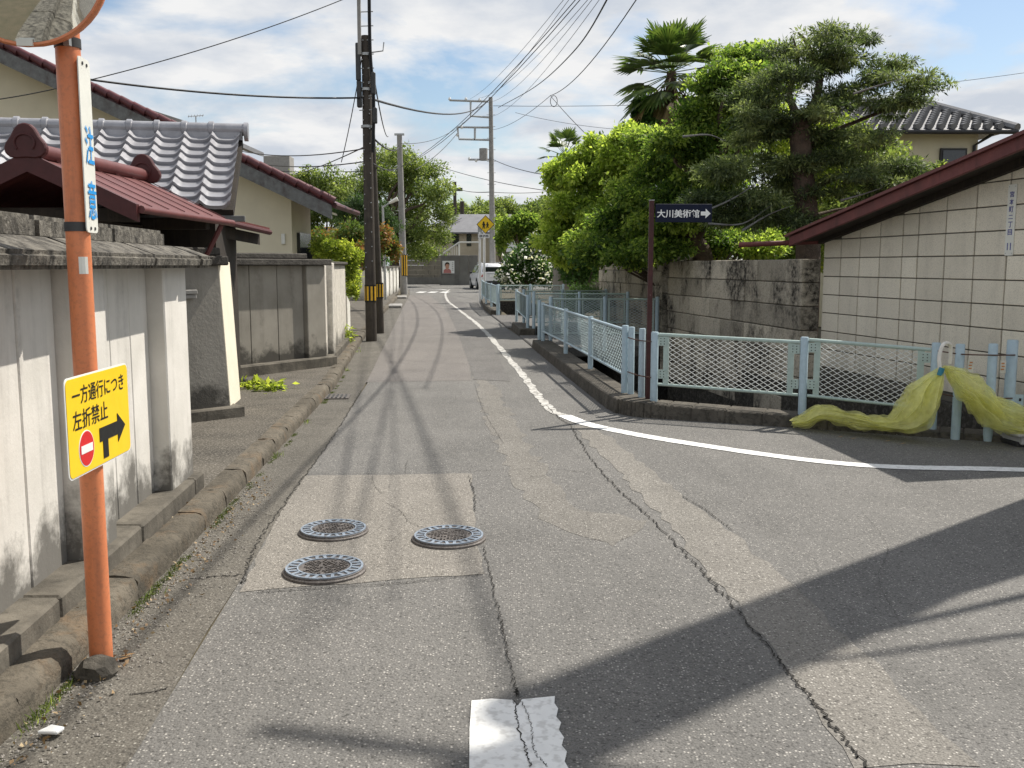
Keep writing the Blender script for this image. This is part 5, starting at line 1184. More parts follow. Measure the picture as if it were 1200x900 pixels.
MB().fbox((xa,76.6,0), (xb-xa,0,0), (0,.4,0), (0,0,.55)).build('base_course', 'farwall', jw2)
fr = Frame(P3(525.5,313,73.93), (1,0,0), (0,0,1)); po = tag(MB().prism([fr.p(x,y) for x,y in ((-.46,-.48),(.46,-.48),(.46,.48),(-.46,.48))], fr.n*-.015).build('poster', 'white'), 'white portrait poster of a short-haired person in pink fixed to the grey wall', 'poster')
fr.poly('clothes', [(-.40,-.46),(.22,-.46),(.18,-.22),(.02,-.12),(-.20,-.12),(-.36,-.22)], 'pink', po, .003)
fr.poly('face', [(-.09+.15*math.cos(2*math.pi*i/24), .06+.20*math.sin(2*math.pi*i/24)) for i in range(24)], 'skin', po, .006)
fr.poly('neck', [(-.15,-.2),(-.03,-.2),(-.03,-.05),(-.15,-.05)], 'skin', po, .005)
fr.poly('hair', [(-.26,.05),(-.27,.24),(-.18,.36),(-.02,.37),(.08,.27),(.08,.08),(.04,.2),(-.06,.24),(-.18,.22),(-.23,.1)], 'hair', po, .009)
for k in range(5): fr.poly('print', [(.27,.36-.14*k),(.38,.36-.14*k),(.38,.28-.14*k),(.27,.28-.14*k)], 'crate', po, .003)
fh = thing('far_house', 'beige house with shallow grey roof and white stair rail behind the poster wall', 'house', (P3(540,300,88).x,88,0))
hx0, hx1, hz = P3(497,270,88).x, P3(588,270,88).x, P3(540,272,88).z
MB().fbox((hx0,88,0), (hx1-hx0,0,0), (0,7,0), (0,0,hz)).build('wall', 'beige', fh)
for px in (534, 549.5):
    c = P3(px,281,87.97); MB().box((c.x,87.97,c.z), (.42 if px > 540 else .6,.06,1.15)).build('window', 'glass', fh)
e0_, e1_ = P3(487,272,87.2), P3(592,272,87.2); rdL, rdR = P3(538,251,91), P3(600,251,91)
MB().hexa([e0_+Vector((0,0,-.12)), e1_+Vector((0,0,-.12)), e1_+Vector((0,8.2,-.12)), e0_+Vector((0,8.2,-.12))], [e0_, e1_, e1_+Vector((0,8.2,0)), e0_+Vector((0,8.2,0))]).build('eave', 'greyroof', fh)
MB().add([e0_+Vector((0,0,.002)), e1_+Vector((0,0,.002)), rdR, rdL, e0_+Vector((0,8.2,.002)), e1_+Vector((0,8.2,.002))], [(0,1,2,3),(0,3,4),(3,2,5,4),(1,5,2)]).build('roof', 'greyroof', fh)
for k in range(6):
    a, b = P3(492+3.6*k,271.5,87.15), P3(520+4.2*k,255.5,89.6); MB().tube([a, b], .05, 5).build('roof_rib', 'greyroof', fh)
for a, b in (((515,300),(538,284)),((538,284),(562,284)),((538,284),(538,300)),((562,284),(562,300))): MB().tube([P3(*a,86), P3(*b,86)], .08, 6).build('stair_rail', 'offwhite', fh)
for k in range(10): a = P3(518+2.1*k, 298-1.46*k, 86.05); MB().tube([a, Vector((a.x,a.y,P3(540,301,86).z-1))], .03, 4).build('baluster', 'offwhite', fh)
dh = thing('dark_roof_house', 'house with dark brown roof half hidden behind the round shrubs', 'house', (P3(618,300,80).x,80,0))
x0, x1 = P3(592,270,80).x, P3(700,270,80).x
MB().fbox((x0,80,0), (x1-x0,0,0), (0,7,0), (0,0,P3(600,266,80).z)).build('wall', 'farwall2', dh)
MB().prism([P3(588,268,79), P3(612,256,79), P3(660,257,79), P3(700,268,79)], (0,9,0)).build('roof', 'darkroof', dh)
MB().box(P3(599,288,79.9), (1.1,.1,1.0)).build('window', 'white', dh)
# tiled house behind the conifer
th_ = thing('hip_roof_house', 'beige house with dark glossy tiled hip roof behind the conifer', 'house', (9.5,24,0))
eL, eR = P3(960,152,22.6), P3(1192,153,22.6); eR.z = eL.z = P3(1100,152,22.6).z
pkL, pkR = P3(985,124,25), P3(1084,124,25); bz = Vector((0,5.5,0))
MB().fbox((eL.x+.5,23.1,0), (eR.x-eL.x-1.15,0,0), (0,4.6,0), (0,0,eL.z+.05)).build('wall', 'housecream', th_)
MB().add([eL,eR,pkR,pkL,eL+bz,eR+bz], [(0,1,2,3),(1,5,2),(0,3,4),(3,2,5,4)]).build('roof', 'kawara_dark', th_)
MB().tube([eL+Vector((0,-.03,-.05)), eR+Vector((0,-.03,-.05))], .055, 8).build('gutter_pipe', 'trim', th_)
rt = MB(); fu = (eR-eL).normalized(); wE = (eR-eL).length; K = 30
sd_ = (pkL-eL); slope_v = Vector((0, pkL.y-eL.y, pkL.z-eL.z)); rows_ = 12
for r_ in range(rows_):
    t0 = r_/rows_; t1 = (r_+1)/rows_
    p0 = eL.lerp(pkL, t0); p1 = eR.lerp(pkR, t0)
    wR = (p1-p0).length; kk_ = max(1, int(wR/.27))
    for c in range(kk_):
        a = p0+fu*(c*.27+.135)+Vector((0,0,.035)); b = a+slope_v*(1/rows_)*.98
        rt.tube([a+Vector((0,0,.045)), b], [.085,.07], 5, True)
o = rt.build('roof_tiles', 'kawara_dark', th_, smooth=60); o['kind'] = 'stuff'
MB().tube([eR+Vector((0,0,.04)), pkR+Vector((0,0,.06))], .11, 8).build('hip_ridge', 'kawara_dark', th_); MB().tube([pkL+Vector((0,0,.07)), pkR+Vector((0,0,.07))], .12, 8).build('ridge', 'kawara_dark', th_)
c = P3(1117,184,23.05); wf = MB().box((c.x,23.06,c.z-.25), (.62,.08,.9)).build('window', 'trim', th_); MB().box((c.x,23.03,c.z-.25), (.52,.06,.8)).build('pane', 'glass', wf)
c = P3(1158,158,22.9); MB().tube([eR+Vector((-.5,.1,-.08)), Vector((eR.x-.75,23.05,eR.z-.3)), Vector((eR.x-.75,23.05,0))], .04, 6).build('drain_pipe', 'trim', th_)
eh = thing('tile_eave_house', 'dark eave of a tiled house peeping over the yellow green tree', 'house', (P3(640,240,34).x,36,0))
MB().prism([P3(638,247,33), P3(652,238,33), P3(700,238,33), P3(700,252,33)], (0,6,0)).build('roof', 'darkroof', eh); MB().fbox((P3(655,260,34).x,34,0), (3,0,0), (0,5,0), (0,0,P3(655,252,34).z)).build('wall', 'farwall2', eh)
# ------------------------------------------------------------------ trees on the right
con = [(960,48,42,12),(922,60,34,15),(1005,42,26,8),(985,75,38,14),(918,92,40,14),(1040,78,32,10),(1062,95,34,10),(1090,98,22,7),(990,112,42,14),(900,128,38,16),(868,112,32,14),(1040,122,36,12),(885,165,42,17),(965,165,40,14),(1030,158,34,12),(855,205,42,18),(918,212,44,18),(1000,200,42,15),(1060,198,34,14),(880,250,40,16),(940,255,34,14),(1085,222,24,12),(830,235,30,14),(1010,240,34,13),(950,85,30,12),(960,130,34,12),(930,150,34,12),(880,140,30,14),(900,190,36,14),(945,195,34,12),(985,185,34,12),(870,230,34,14),(905,240,34,14),(960,225,34,13),(985,60,30,9),(1020,100,30,10),(1060,118,26,9),(850,255,30,12),(1030,215,30,12)]
c_base = Vector((P3(946,300,13.6).x, 13.6, 0))
cn = thing('conifer_tree', 'ragged dark conifer with bare forked trunk rising behind the stone wall', 'tree', c_base)
m_ = MB(); tpts = [c_base, P3(947,300,13.6), P3(944,240,13.6), P3(938,170,13.6), P3(936,140,13.6)]
tt = spline(tpts, 4); m_.tube(tt, [.19-.06*i/(len(tt)-1) for i in range(len(tt))], 12)
fk = P3(937,142,13.6)
for q, r0 in (([(937,142),(955,120),(960,85),(945,50),(935,38)],.10), ([(937,142),(925,110),(935,75),(930,45)],.08), ([(938,150),(970,130),(1010,100),(1050,90)],.06), ([(940,170),(985,150),(1040,128),(1075,115)],.055), ([(938,150),(905,130),(870,112)],.05), ([(942,215),(900,200),(855,215)],.05), ([(944,225),(990,205),(1040,195),(1068,195)],.045), ([(945,250),(905,255),(870,262)],.045), ([(945,255),(985,245),(1020,243)],.04), ([(940,180),(965,165),(1000,158)],.04)):
    pts = spline([P3(x, y, 13.6+(0 if i == 0 else rnd.uniform(.1,.6))) for i, (x, y) in enumerate(q)], 5); nn = len(pts); m_.tube(pts, [r0*.8*(1-.85*i/(nn-1)) for i in range(nn)], 8)
m_.build('trunk', 'bark', cn, smooth=60)
cc1 = pxclumps(con, 13.6, .55, 5)
cc1 = [(c, (q[0]*.85, q[1]*.85, q[2]*.62)) for c, q in cc1]
foliage('crown', cc1, 120000, .062, 'lf_conifer', cn, aspect=.28, seed=5, droop=.1, outw=1.2, flat=.8, hollow=.05, gaps=.72, tone=.4)
# bare grey twigs
for q in ([(820,250),(860,232),(900,205)],[(985,235),(1010,228),(1034,220)],[(950,262),(985,262),(1020,266)],[(870,270),(900,252),(930,240)],[(830,262),(870,262),(905,240)],[(1000,110),(1030,100),(1058,92)],[(800,160),(830,158),(850,165)]):
    pts = spline([P3(x, y, 13.0) for x, y in q], 6); nn = len(pts); MB().tube(pts, [.016*(1-.8*i/(nn-1)) for i in range(nn)], 5).build('bare_twig', 'greywood', cn)
mp_ = []
for y, xs in ((72,(860,885)),(98,(842,866,895)),(125,(838,858,880)),(150,(820,840,870)),(166,(770,795)),(178,(760,785,812,850)),(205,(768,805,845)),(232,(745,775,805,838)),(258,(725,750,780,808)),(282,(700,728,755,785,860,905)),(296,(715,745,770))):
    for x in xs: mp_.append((x+rnd.uniform(-6,6), y+rnd.uniform(-5,5), 33, 15))
mbase = Vector((P3(822,300,16.6).x, 16.6, 0))
tree('maple_tree', 'spreading green maple with layered branches overhanging the stone wall', mbase, 1.9, pxclumps(mp_, 16.8, 1.3, 6), 170000, .066, 'lf_maple', .17, 6, nl=16,
    trunk_pts=[mbase, P3(824,305,16.6), P3(812,282,16.6)], aspect=.6, flat=.9, outw=.5, hollow=.1, gaps=.5, tone=.38, base_v=.5)
bk = []
for y, xs in ((150,(860,900,960)),(190,(960,1000)),(225,(940,1000,1050)),(255,(900,960,1010)),(280,(760,840,900,960,1000))):
    for x in xs: bk.append((x, y, 40, 24))
b_ = Vector((P3(900,300,20.5).x, 20.5, 0))
tree('broadleaf_tree', 'bright leaved tree glimpsed behind the conifer and maple', b_, 1.5, pxclumps(bk, 20.5, 1.0, 9), 80000, .08, 'lf_lime', .16, 9, aspect=.6, flat=.6, hollow=.3, gaps=.38, base_v=.35, tone=.35)
yl = []
for y, xs in ((160,(735,)),(172,(708,730,752)),(184,(690,715,742,765)),(195,(664,688,712,738,760)),(214,(652,676,700,726,748)),(236,(660,685,708,732)),(258,(660,668,692,716)),(280,(655,676,700)),(296,(665,688))):
    for x in xs: yl.append((x+rnd.uniform(-3,3), y+rnd.uniform(-3,3), 19, 12))
b_ = Vector((P3(758,300,22.8).x, 22.8, 0))
tree('yellow_green_tree', 'bright yellow green leafy tree leaning over the bridge railings', b_, 1.6, pxclumps(yl, 22.5, 1.0, 4), 80000, .09, 'lf_yellow', .12, 4, aspect=.6, flat=.6, hollow=.2, gaps=.40, tone=.3, base_v=.55)
dk_ = [(705,285,26,18),(735,288,30,14),(690,300,20,12),(760,280,28,14)]
b_ = Vector((P3(715,310,20.6).x+1.35, 20.6, 0))
tree('dark_shrub_tree', 'dark glossy shrub between the yellow green tree and the stone wall', b_, 1.0, pxclumps(dk_, 21, .4, 12), 14000, .08, 'lf_hedge', .07, 12, cat='shrub', gaps=.3)
bsh = [(1040,210,40,26),(1075,215,30,22),(1010,250,40,24),(1060,245,34,20),(1100,205,14,12),(985,280,30,20),(1020,178,30,14)]
b_ = Vector((P3(1040,300,15.5).x, 15.5, 0))
tree('garden_shrub', 'light green bushy shrub above the maroon roof edge', b_, 1.4, pxclumps(bsh, 15.6, .6, 14), 20000, .075, 'lf_far', .06, 14, cat='shrub', gaps=.4, base_v=.5)
# hedge and clipped shrub by the second bridge
hr_ = [(x, 262+7*math.sin(x*.31), 20, 16) for x in range(735, 930, 17)]+[(x, 286, 20, 12) for x in range(740, 930, 20)]
b_ = Vector((P3(800,300,19).x+.4, 19.0, 0)); tree('garden_hedge', 'dark leafy undergrowth filling the space above the stone wall', b_, .9, pxclumps(hr_, 19.3, .4, 61), 40000, .075, 'lf_maple', .05, 61, cat='hedge', gaps=.3, base_v=.38)
hc = [(665,305,16,12),(680,300,18,14),(695,300,16,14),(672,320,16,12),(690,318,16,12),(660,292,12,10)]
b_ = Vector((P3(680,330,29.5).x, 29.5, 0)); tree('hedge', 'dense dark green hedge behind the bridge railings', b_, .5, pxclumps(hc, 30, .4, 15), 14000, .09, 'lf_hedge', .05, 15, cat='hedge', gaps=.12, hollow=.5)
b_ = Vector((P3(682,332,24.2).x, 24.2, 0)); tree('clipped_shrub', 'low rounded clipped shrub at the end of the stone wall', b_, .25, [(b_+Vector((.0,0,.72)), (.42,.40,.30)),(b_+Vector((.25,.1,.6)), (.35,.4,.25)),(b_+Vector((-.2,.1,.5)), (.3,.4,.3))], 9000, .045, 'lf_hedge', .03, 16, cat='shrub', gaps=.0, hollow=.7)
# white flowering bushes
fl = [(602,300,14,10),(618,296,14,11),(634,300,14,12),(625,312,15,12),(608,316,13,10),(640,316,13,11),(596,312,9,9),(648,300,10,12),(632,284,12,8),(603,326,12,8),(622,328,14,8),(643,327,13,8),(590,324,8,7)]
b_ = Vector((P3(620,335,44).x, 44, 0)); fb_ = tree('flowering_bush', 'tall bush covered with white blossom beside the parked car', b_, .7, pxclumps(fl, 44, .8, 17), 20000, .12, 'lf_hedge', .06, 17, cat='bush', gaps=.2)
foliage('blossom', pxclumps(fl, 43.7, .8, 17), 1000, .13, 'lf_petal', fb_, aspect=.95, seed=18, hollow=.85, gaps=.5)
rdk = [(612,262,17,11),(626,266,15,11),(600,270,11,9),(616,276,16,10),(588,270,9,14),(640,272,12,12)]
b_ = Vector((P3(614,330,56).x, 56, 0)); tree('round_tree', 'rounded dark green tree behind the white blossom', b_, 1.8, pxclumps(rdk, 56, .8, 19), 14000, .17, 'lf_maple', .12, 19, gaps=.2)
b_ = Vector((P3(588,330,66.5).x, 66.5, 0)); tree('slim_tree', 'slim light green tree beside the junction pole', b_, 1.5, pxclumps([(588,262,7,14),(587,282,7,12),(591,272,6,10)], 66.5, .3, 20), 4000, .17, 'lf_far', .07, 20, gaps=.25)
# ------------------------------------------------------------------ windmill palms
def fan(rgn, base, d, L_, pet, spread, nseg, hang):
    """one fan leaf: petiole then blades radiating from its end"""
    d = Vector(d).normalized(); side_ = d.cross(Vector((0,0,1)));
    side_ = side_.normalized() if side_.length > .05 else Vector((1,0,0)); up_ = side_.cross(d).normalized()
    hub = base+d*pet-Vector((0,0,pet*pet*.12)); quads = []; vals = []
    for k in range(nseg):
        a = -spread+2*spread*k/(nseg-1)
        dir_ = (d*math.cos(a)+side_*math.sin(a)).normalized(); ll = L_*(1-.25*abs(a)/spread)*rgn.uniform(.92,1.05)
        w_ = ll*.068; nn_ = (up_*math.cos(a*.5)+side_*rgn.uniform(-.4,.4)).normalized(); sd2 = dir_.cross(nn_).normalized()*w_
        mid = hub+dir_*ll*.6-Vector((0,0,hang*ll*.10)); tip = hub+dir_*ll-Vector((0,0,hang*ll*(.38+rgn.uniform(-.05,.1))))
        quads.append([hub-sd2*.25, hub+sd2*.25, mid+sd2, mid-sd2]); quads.append([mid-sd2, mid+sd2, tip+sd2*.12, tip-sd2*.12]); v_ = rgn.uniform(.1,.9); vals += [v_, v_]
    w_ = .012; quads.append([base-side_*w_, base+side_*w_, hub+side_*w_, hub-side_*w_]); quads.append([base-up_*w_, base+up_*w_, hub+up_*w_, hub-up_*w_]); vals += [.7, .7]
    return quads, vals
def palm(label, crown, H_, r_tr, Lf, nf, nd, seed, skirt):
    rgn = random.Random(seed); b_ = Vector((crown.x, crown.y, 0)); t = thing('windmill_palm', label, 'palm', b_)
    MB().tube([b_, b_+Vector((.04,0,crown.z*.5)), crown-Vector((0,0,skirt)), crown], [r_tr*1.1,r_tr,r_tr*1.3,r_tr*.7], 12).build('trunk', 'palmfibre', t, smooth=60)
    m_ = MB()
    for k in range(60):
        a = rgn.uniform(0, 6.28); z = crown.z-rgn.uniform(.0,skirt*1.2); p = Vector((crown.x+math.cos(a)*r_tr*1.2, crown.y+math.sin(a)*r_tr*1.2, z))
        m_.tube([p, p+Vector((math.cos(a)*.15,math.sin(a)*.15,-.12)), p+Vector((math.cos(a)*.2,math.sin(a)*.2,-.5-rgn.random()*.3))], [.022,.016,.006], 4)
    m_.build('fibre_skirt', 'palmfibre', t)
    for k in range(nf+nd):
        dead = k >= nf; a = 2.4*k+rgn.uniform(-.3,.3)
        el = R(-52+rgn.uniform(-10,12)) if dead else R(78-118*(k/nf)**.9+rgn.uniform(-8,8))
        d = Vector((math.cos(a)*math.cos(el), math.sin(a)*math.cos(el), math.sin(el)))
        qd, vl = fan(rgn, crown+Vector((0,0,.05-.15*(k/nf))), d, Lf*rgn.uniform(.85,1.1), Lf*rgn.uniform(.75,1.05), R(68 if not dead else 40), 17, .45 if not dead else .9)
        quads_mesh('frond', np.array([[tuple(p) for p in q] for q in qd]), None, np.array(vl), 'lf_deadpalm' if dead else 'lf_palm', t)
palm('tall windmill palm with shaggy brown trunk above the maple', P3(787,84,25), 0, .17, .84, 42, 16, 3, 1.7)
palm('smaller windmill palm showing behind the yellow green tree', P3(662,182,36), 0, .16, .62, 20, 5, 4, 1.0)
iv = [(750,140,10,18),(757,124,8,12),(762,152,12,12),(804,152,12,10)]
b_ = Vector((P3(757,300,24.5).x, 24.5, 0)); tree('ivy_column', 'dark ivy mass climbing beside the tall palm trunk', b_, 4.0, pxclumps(iv, 24.6, .3, 22), 9000, .08, 'lf_hedge', .08, 22, cat='ivy', gaps=.15)
# ------------------------------------------------------------------ trees on the left and far
lt_ = []
for y, xs in ((190,(450,470)),(205,(430,455,482,500)),(225,(412,438,468,495,512)),(248,(405,430,460,490,512)),(270,(420,450,480,508)),(290,(440,470,498))):
    for x in xs: lt_.append((x+rnd.uniform(-4,4), y+rnd.uniform(-3,3), 19, 13))
b_ = Vector((P3(462,320,68).x, 68, 0)); tree('round_crowned_tree', 'large round crowned green tree behind the slim grey pole', b_, 3.0, pxclumps(lt_, 68, 2.2, 23), 60000, .17, 'lf_far', .35, 23, nl=14, gaps=.34, hollow=.35, tone=.3, base_v=.45, flat=.7)
b_ = Vector((P3(372,300,46).x, 46, 0)); tree('feathery_tree', 'loose feathery light green tree above the cream house eave', b_, 2.2, pxclumps([(352,212,12,9),(370,208,14,11),(386,214,15,14),(372,228,16,12),(396,232,14,12),(345,225,10,8),(405,218,10,12),(352,246,14,10),(375,250,14,10),(398,252,14,10),(360,262,14,9)], 46, .8, 24), 18000, .13, 'lf_far', .13, 24, gaps=.5, droop=.5, tone=.3)
b_ = Vector((P3(420,300,44).x, 44, 0)); tree('pine_tree', 'dark cloud pruned pine left of the utility poles', b_, 2.0, pxclumps([(402,246,17,7),(420,238,15,7),(432,250,12,7),(410,262,18,7),(445,245,12,8),(455,262,12,9),(428,268,16,8)], 44, .7, 25), 15000, .15, 'lf_pine', .14, 25, aspect=.2, gaps=.3, flat=.2, outw=.6)
b_ = Vector((P3(400,310,30).x, 30, 0)); tree('red_tipped_bush', 'broad green bush with reddish new leaves above the whitewashed wall', b_, .9, pxclumps([(385,278,18,10),(410,276,18,11),(432,280,16,12),(398,290,18,10),(425,296,16,12),(448,284,12,12),(458,290,10,14),(372,284,12,8)], 30, .9, 26), 20000, .10, 'lf_redgreen', .10, 26, cat='bush', gaps=.25, tone=.3)
b_ = Vector((P3(394,330,20.5).x, 20.5, 0)); tree('lime_shrub', 'fresh lime green shrub leaning over the whitewashed wall', b_, .7, pxclumps([(382,290,16,9),(398,294,16,10),(410,302,12,10),(412,322,8,10),(414,338,7,9),(405,312,12,10)], 20.3, .35, 27), 13000, .055, 'lf_lime', .05, 27, cat='shrub', gaps=.35, tone=.3, base_v=.4)
for i, (px, Y, z0) in enumerate(((465,42.5,.7),(458,44,.6))):
    b_ = Vector((P3(px,330,Y).x-1.1, Y, 0)); tree('clipped_pine', ['clipped tiered pine just above the white garden wall', 'second tiered pine behind the clipped one'][i], b_, 1.0, [(b_+Vector((rnd.uniform(-.2,.2),rnd.uniform(-.3,.3),1.3+.42*k)), (.55-.06*k,.5,.22)) for k in range(5)], 7000, .10, 'lf_hedge', .08, 28+i, cat='tree', gaps=.1, hollow=.5)
b_ = Vector((P3(500,300,80).x, 80, 0)); tree('weeds', 'lime green weeds growing along the top of the block wall', (P3(497,299,77.2).x,77.2,1.6), .4, pxclumps([(488,298,5,4),(506,297,6,5),(498,300,6,3)], 77.4, .1, 30), 1400, .2, 'lf_lime', .03, 30, cat='weeds', gaps=.1)
hz = []
for i in range(16): hz.append((545+7*i, 246-5*math.sin(i*.9)-(5 if i < 7 else 0), 8, 6))
mt = []
for k, (x0, x1, n_) in enumerate(((300,345,3),(525,575,4),(575,640,5))):
    for j in range(n_):
        px = x0+(x1-x0)*(j+.5)/n_; Y = 150+rnd.uniform(-14,14); b_ = Vector((P3(px,300,Y).x, Y, 0)); top = 246-rnd.uniform(0,9) if k else 222
        cl_ = pxclumps([(px+rnd.uniform(-5,5), top+rnd.uniform(0,16), 8+rnd.uniform(0,3), 6+rnd.uniform(0,2)) for _ in range(6)]+[(px, top+26, 10, 9), (px, top+40, 10, 9)], Y, 2, 40+j)
        tree('distant_tree', ['distant tree beyond the cream house roof', 'distant tree behind the far grey roof and poles', 'distant tree behind the dark roofed house'][k], b_, 3.5, cl_, 5000, .38, 'lf_far', .3, 50+10*k+j, group='distant trees on the skyline', gaps=.35, base_v=.4)
# ------------------------------------------------------------------ yellow net, hoop and crate on the corner
def resample(pl, n):
    pts = [Vector((x, y, 0)) for x, y in pl]; sp = spline(pts, 12); d = [0]
    for p, q in zip(sp, sp[1:]): d.append(d[-1]+(q-p).length)
    out = []; k = 0
    for i in range(n):
        t = d[-1]*i/(n-1)
        while k < len(d)-2 and d[k+1] < t: k += 1
        f = (t-d[k])/max(1e-6, d[k+1]-d[k]); out.append(sp[k].lerp(sp[k+1], min(1, f)))
    return out
def netsheet(E1, E2, Ys, bul, seed, side, nv=90, nu=52, amp=1.0):
    """gauze between two edges, bulging to one side, creased along its length"""
    rg = random.Random(seed); A_, B_ = resample(E1, nv), resample(E2, nv); mb = MB(); ph = [rg.uniform(0, 6.28) for _ in range(6)]
    for i in range(nv):
        t = i/(nv-1); k = t*(len(Ys)-1); j = min(int(k), len(Ys)-2); Y = Ys[j]*(1-k+j)+Ys[j+1]*(k-j)
        k = t*(len(bul)-1); j = min(int(k), len(bul)-2); bb = bul[j]*(1-k+j)+bul[j+1]*(k-j)
        for m in range(nu):
            u = m/(nu-1); p = A_[i].lerp(B_[i], u); e = math.sin(math.pi*u)
            f = .7*(abs(math.sin(6.5*u+ph[0]+2.6*t))-.5)+.5*(abs(math.sin(11*u+ph[1]-4*t))-.5)+.28*math.sin(27*u+ph[2]+7*t)+.25*math.sin(5*u+13*t+ph[3])
            ed = 1-e; p = p+Vector((1.6*math.sin(19*t+ph[5]+u)*ed+1.4*math.sin(43*t+ph[0])*ed, 2.2*math.sin(23*t+ph[1])*ed+1.2*math.sin(51*t+ph[2])*ed, 0))*min(1, t*4)
            q = P3(p.x, p.y, Y); q.y += side*bb*(e**.6)*(1+f*amp)
            q.z = max(q.z+.012*math.sin(13*t+ph[4]+6*u)*e, .012); mb.v.append(tuple(q))
    for i in range(nv-1):
        for m in range(nu-1): mb.f.append((i*nu+m, i*nu+m+1, (i+1)*nu+m+1, (i+1)*nu+m))
    return mb
nk = P3(1104,433,8.02); net = thing('yellow_net', 'crumpled yellow crow net tied to a white hoop and trailing over the kerb', 'net', Vector((nk.x,nk.y,0)))
E1a = [(1102,429),(1086,439),(1069,448),(1058,462),(1049,478),(1038,487),(1016,488),(990,480),(970,476),(950,478),(936,487),(928,493)]
E1b = [(1105,431),(1104,446),(1100,464),(1096,482),(1090,497),(1076,505),(1045,505),(1018,503),(988,498),(960,493),(944,500),(929,499)]
Y1 = [8.02,8.02,8.05,8.15,8.30,8.42,8.52,8.62,8.70]
E2a = [(1106,428),(1124,431),(1143,440),(1158,453),(1170,465),(1190,473),(1212,481),(1240,492)]
E2b = [(1106,432),(1112,447),(1122,464),(1135,480),(1150,495),(1166,505),(1192,509),(1236,510)]
Y2 = [8.02,8.0,7.98,7.95,7.92,7.90,7.88]
netsheet(E1a, E1b, Y1, [.02,.07,.11,.13,.12,.10,.09,.07,.03], 1, -1, amp=1.7).build('left_fold', 'net', net, smooth=80)
netsheet(E1a, E1b, Y1, [.01,.04,.06,.07,.06,.05,.05,.04,.02], 2, 1, amp=1.6).build('left_fold', 'net', net, smooth=80)
netsheet(E2a, E2b, Y2, [.02,.08,.12,.14,.13,.12,.08], 3, -1, amp=1.7).build('right_fold', 'net', net, smooth=80)
netsheet(E2a, E2b, Y2, [.01,.04,.07,.08,.07,.06,.04], 4, 1, amp=1.6).build('right_fold', 'net', net, smooth=80)
netsheet([(1103,432),(1088,446),(1074,462),(1064,478),(1052,490)], [(1104,436),(1100,452),(1094,470),(1086,488),(1070,500)], [8.02,8.06,8.12,8.2], [.01,.05,.06,.06], 5, -1, amp=2).build('inner_fold', 'net', net, smooth=80)
netsheet([(1106,432),(1124,440),(1142,454),(1158,472),(1180,486)], [(1106,436),(1116,452),(1130,470),(1146,488),(1174,500)], [8.02,8.02,8.0,7.96], [.01,.05,.06,.06], 6, -1, amp=2).build('inner_fold', 'net', net, smooth=80)
netsheet(E1a, E1b, Y1, [.015,.05,.07,.08,.07,.06,.05,.04,.02], 11, -1, amp=2.4).build('inner_fold', 'net', net, smooth=80)
netsheet(E2a, E2b, Y2, [.015,.05,.07,.08,.07,.07,.04], 12, -1, amp=2.4).build('inner_fold', 'net', net, smooth=80)
hp = thing('white_hoop', 'bent white plastic pipe hoop clipping the net to the blue post', 'hoop', Vector((nk.x,nk.y,nk.z-.05)))
MB().tube(spline([P3(1102,437,7.98), P3(1100.5,420,7.99), P3(1104,406,8.0), P3(1109,402,8.05), P3(1114,406,8.10), P3(1113,426,8.12)], 6), .016, 10).build('pipe', 'rope', hp, smooth=60)
MB().tube([P3(1101,440,7.97), P3(1104,431,7.97)], .024, 10).build('tape', 'teal', hp, smooth=60)
gc = G(1187, 523); cr_ = thing('plastic_crate', 'flat grey plastic crate half out of view beside the yellow net', 'crate', gc)
MB().box(gc+Vector((.22,.10,.105)), (.50,.34,.028), .12).build('lid', 'crate', cr_, bevel=.008)
MB().box(gc+Vector((.24,.11,.055)), (.44,.30,.07), .12).build('tray', 'crate', cr_, bevel=.01)
for dx in (.04,.40): MB().box(gc+Vector((dx,.10,.02)), (.07,.26,.04), .12).build('foot', 'trim', cr_, bevel=.006)
# ------------------------------------------------------------------ small growth and litter
def tufts(name, spots, n, size, m, seed, label, kind='stuff', h=.6, aspect=.3):
    rg = np.random.default_rng(seed); S = np.array(spots); idx = rg.integers(0, len(S), n)
    p = S[idx, :3]+rg.normal(size=(n,3))*np.stack([S[idx,3], S[idx,4], np.zeros(n)], 1)
    d = rg.normal(size=(n,3))*.5; d[:, 2] = abs(d[:, 2])*.3+h; nn_ = rg.normal(size=(n,3))
    ln = size*(.5+rg.random(n)); V = leaf_quads(rg, p, d, nn_, ln, ln*aspect)
    return tag(quads_mesh(name, V, None, rg.random(n), m), label, kind=kind)
ms_ = []
for y in np.arange(2.6, 14, .05):
    x = lerp_line(kl, y)+.022; pr_ = .9 if (2.95 < y < 3.3 or 3.95 < y < 4.75 or 5.4 < y < 5.8) else .16
    if rnd.random() < pr_: ms_.append((x+rnd.uniform(-.006,.018), y, .002, .012, .04))
tufts('moss', ms_, 9000, .007, 'moss', 1, 'green moss along the foot of the kerb', h=.35, aspect=.6)
gs = []
for y in (2.98,3.04,3.1,4.2,7.4,9.0,13.6,16.5,17.2): gs.append((lerp_line(kl, y)+.04, y, .0, .02, .06))
tufts('grass', gs, 190, .045, 'lf_far', 2, 'thin grass blades at the kerb foot', h=1.0, aspect=.09)
ld = [(lerp_line(kl, y)+.10, y, .012, .06, .1) for y in np.arange(2.5, 6.5, .12)]+[(lerp_line(kl, y)-.20, y, .103, .04, .1) for y in np.arange(2.5, 6, .25)]
tufts('leaf_litter', ld, 500, .018, 'dry', 3, 'dry leaf crumbs along the gutter', h=.08, aspect=.6)
rg = np.random.default_rng(4); n = 1100
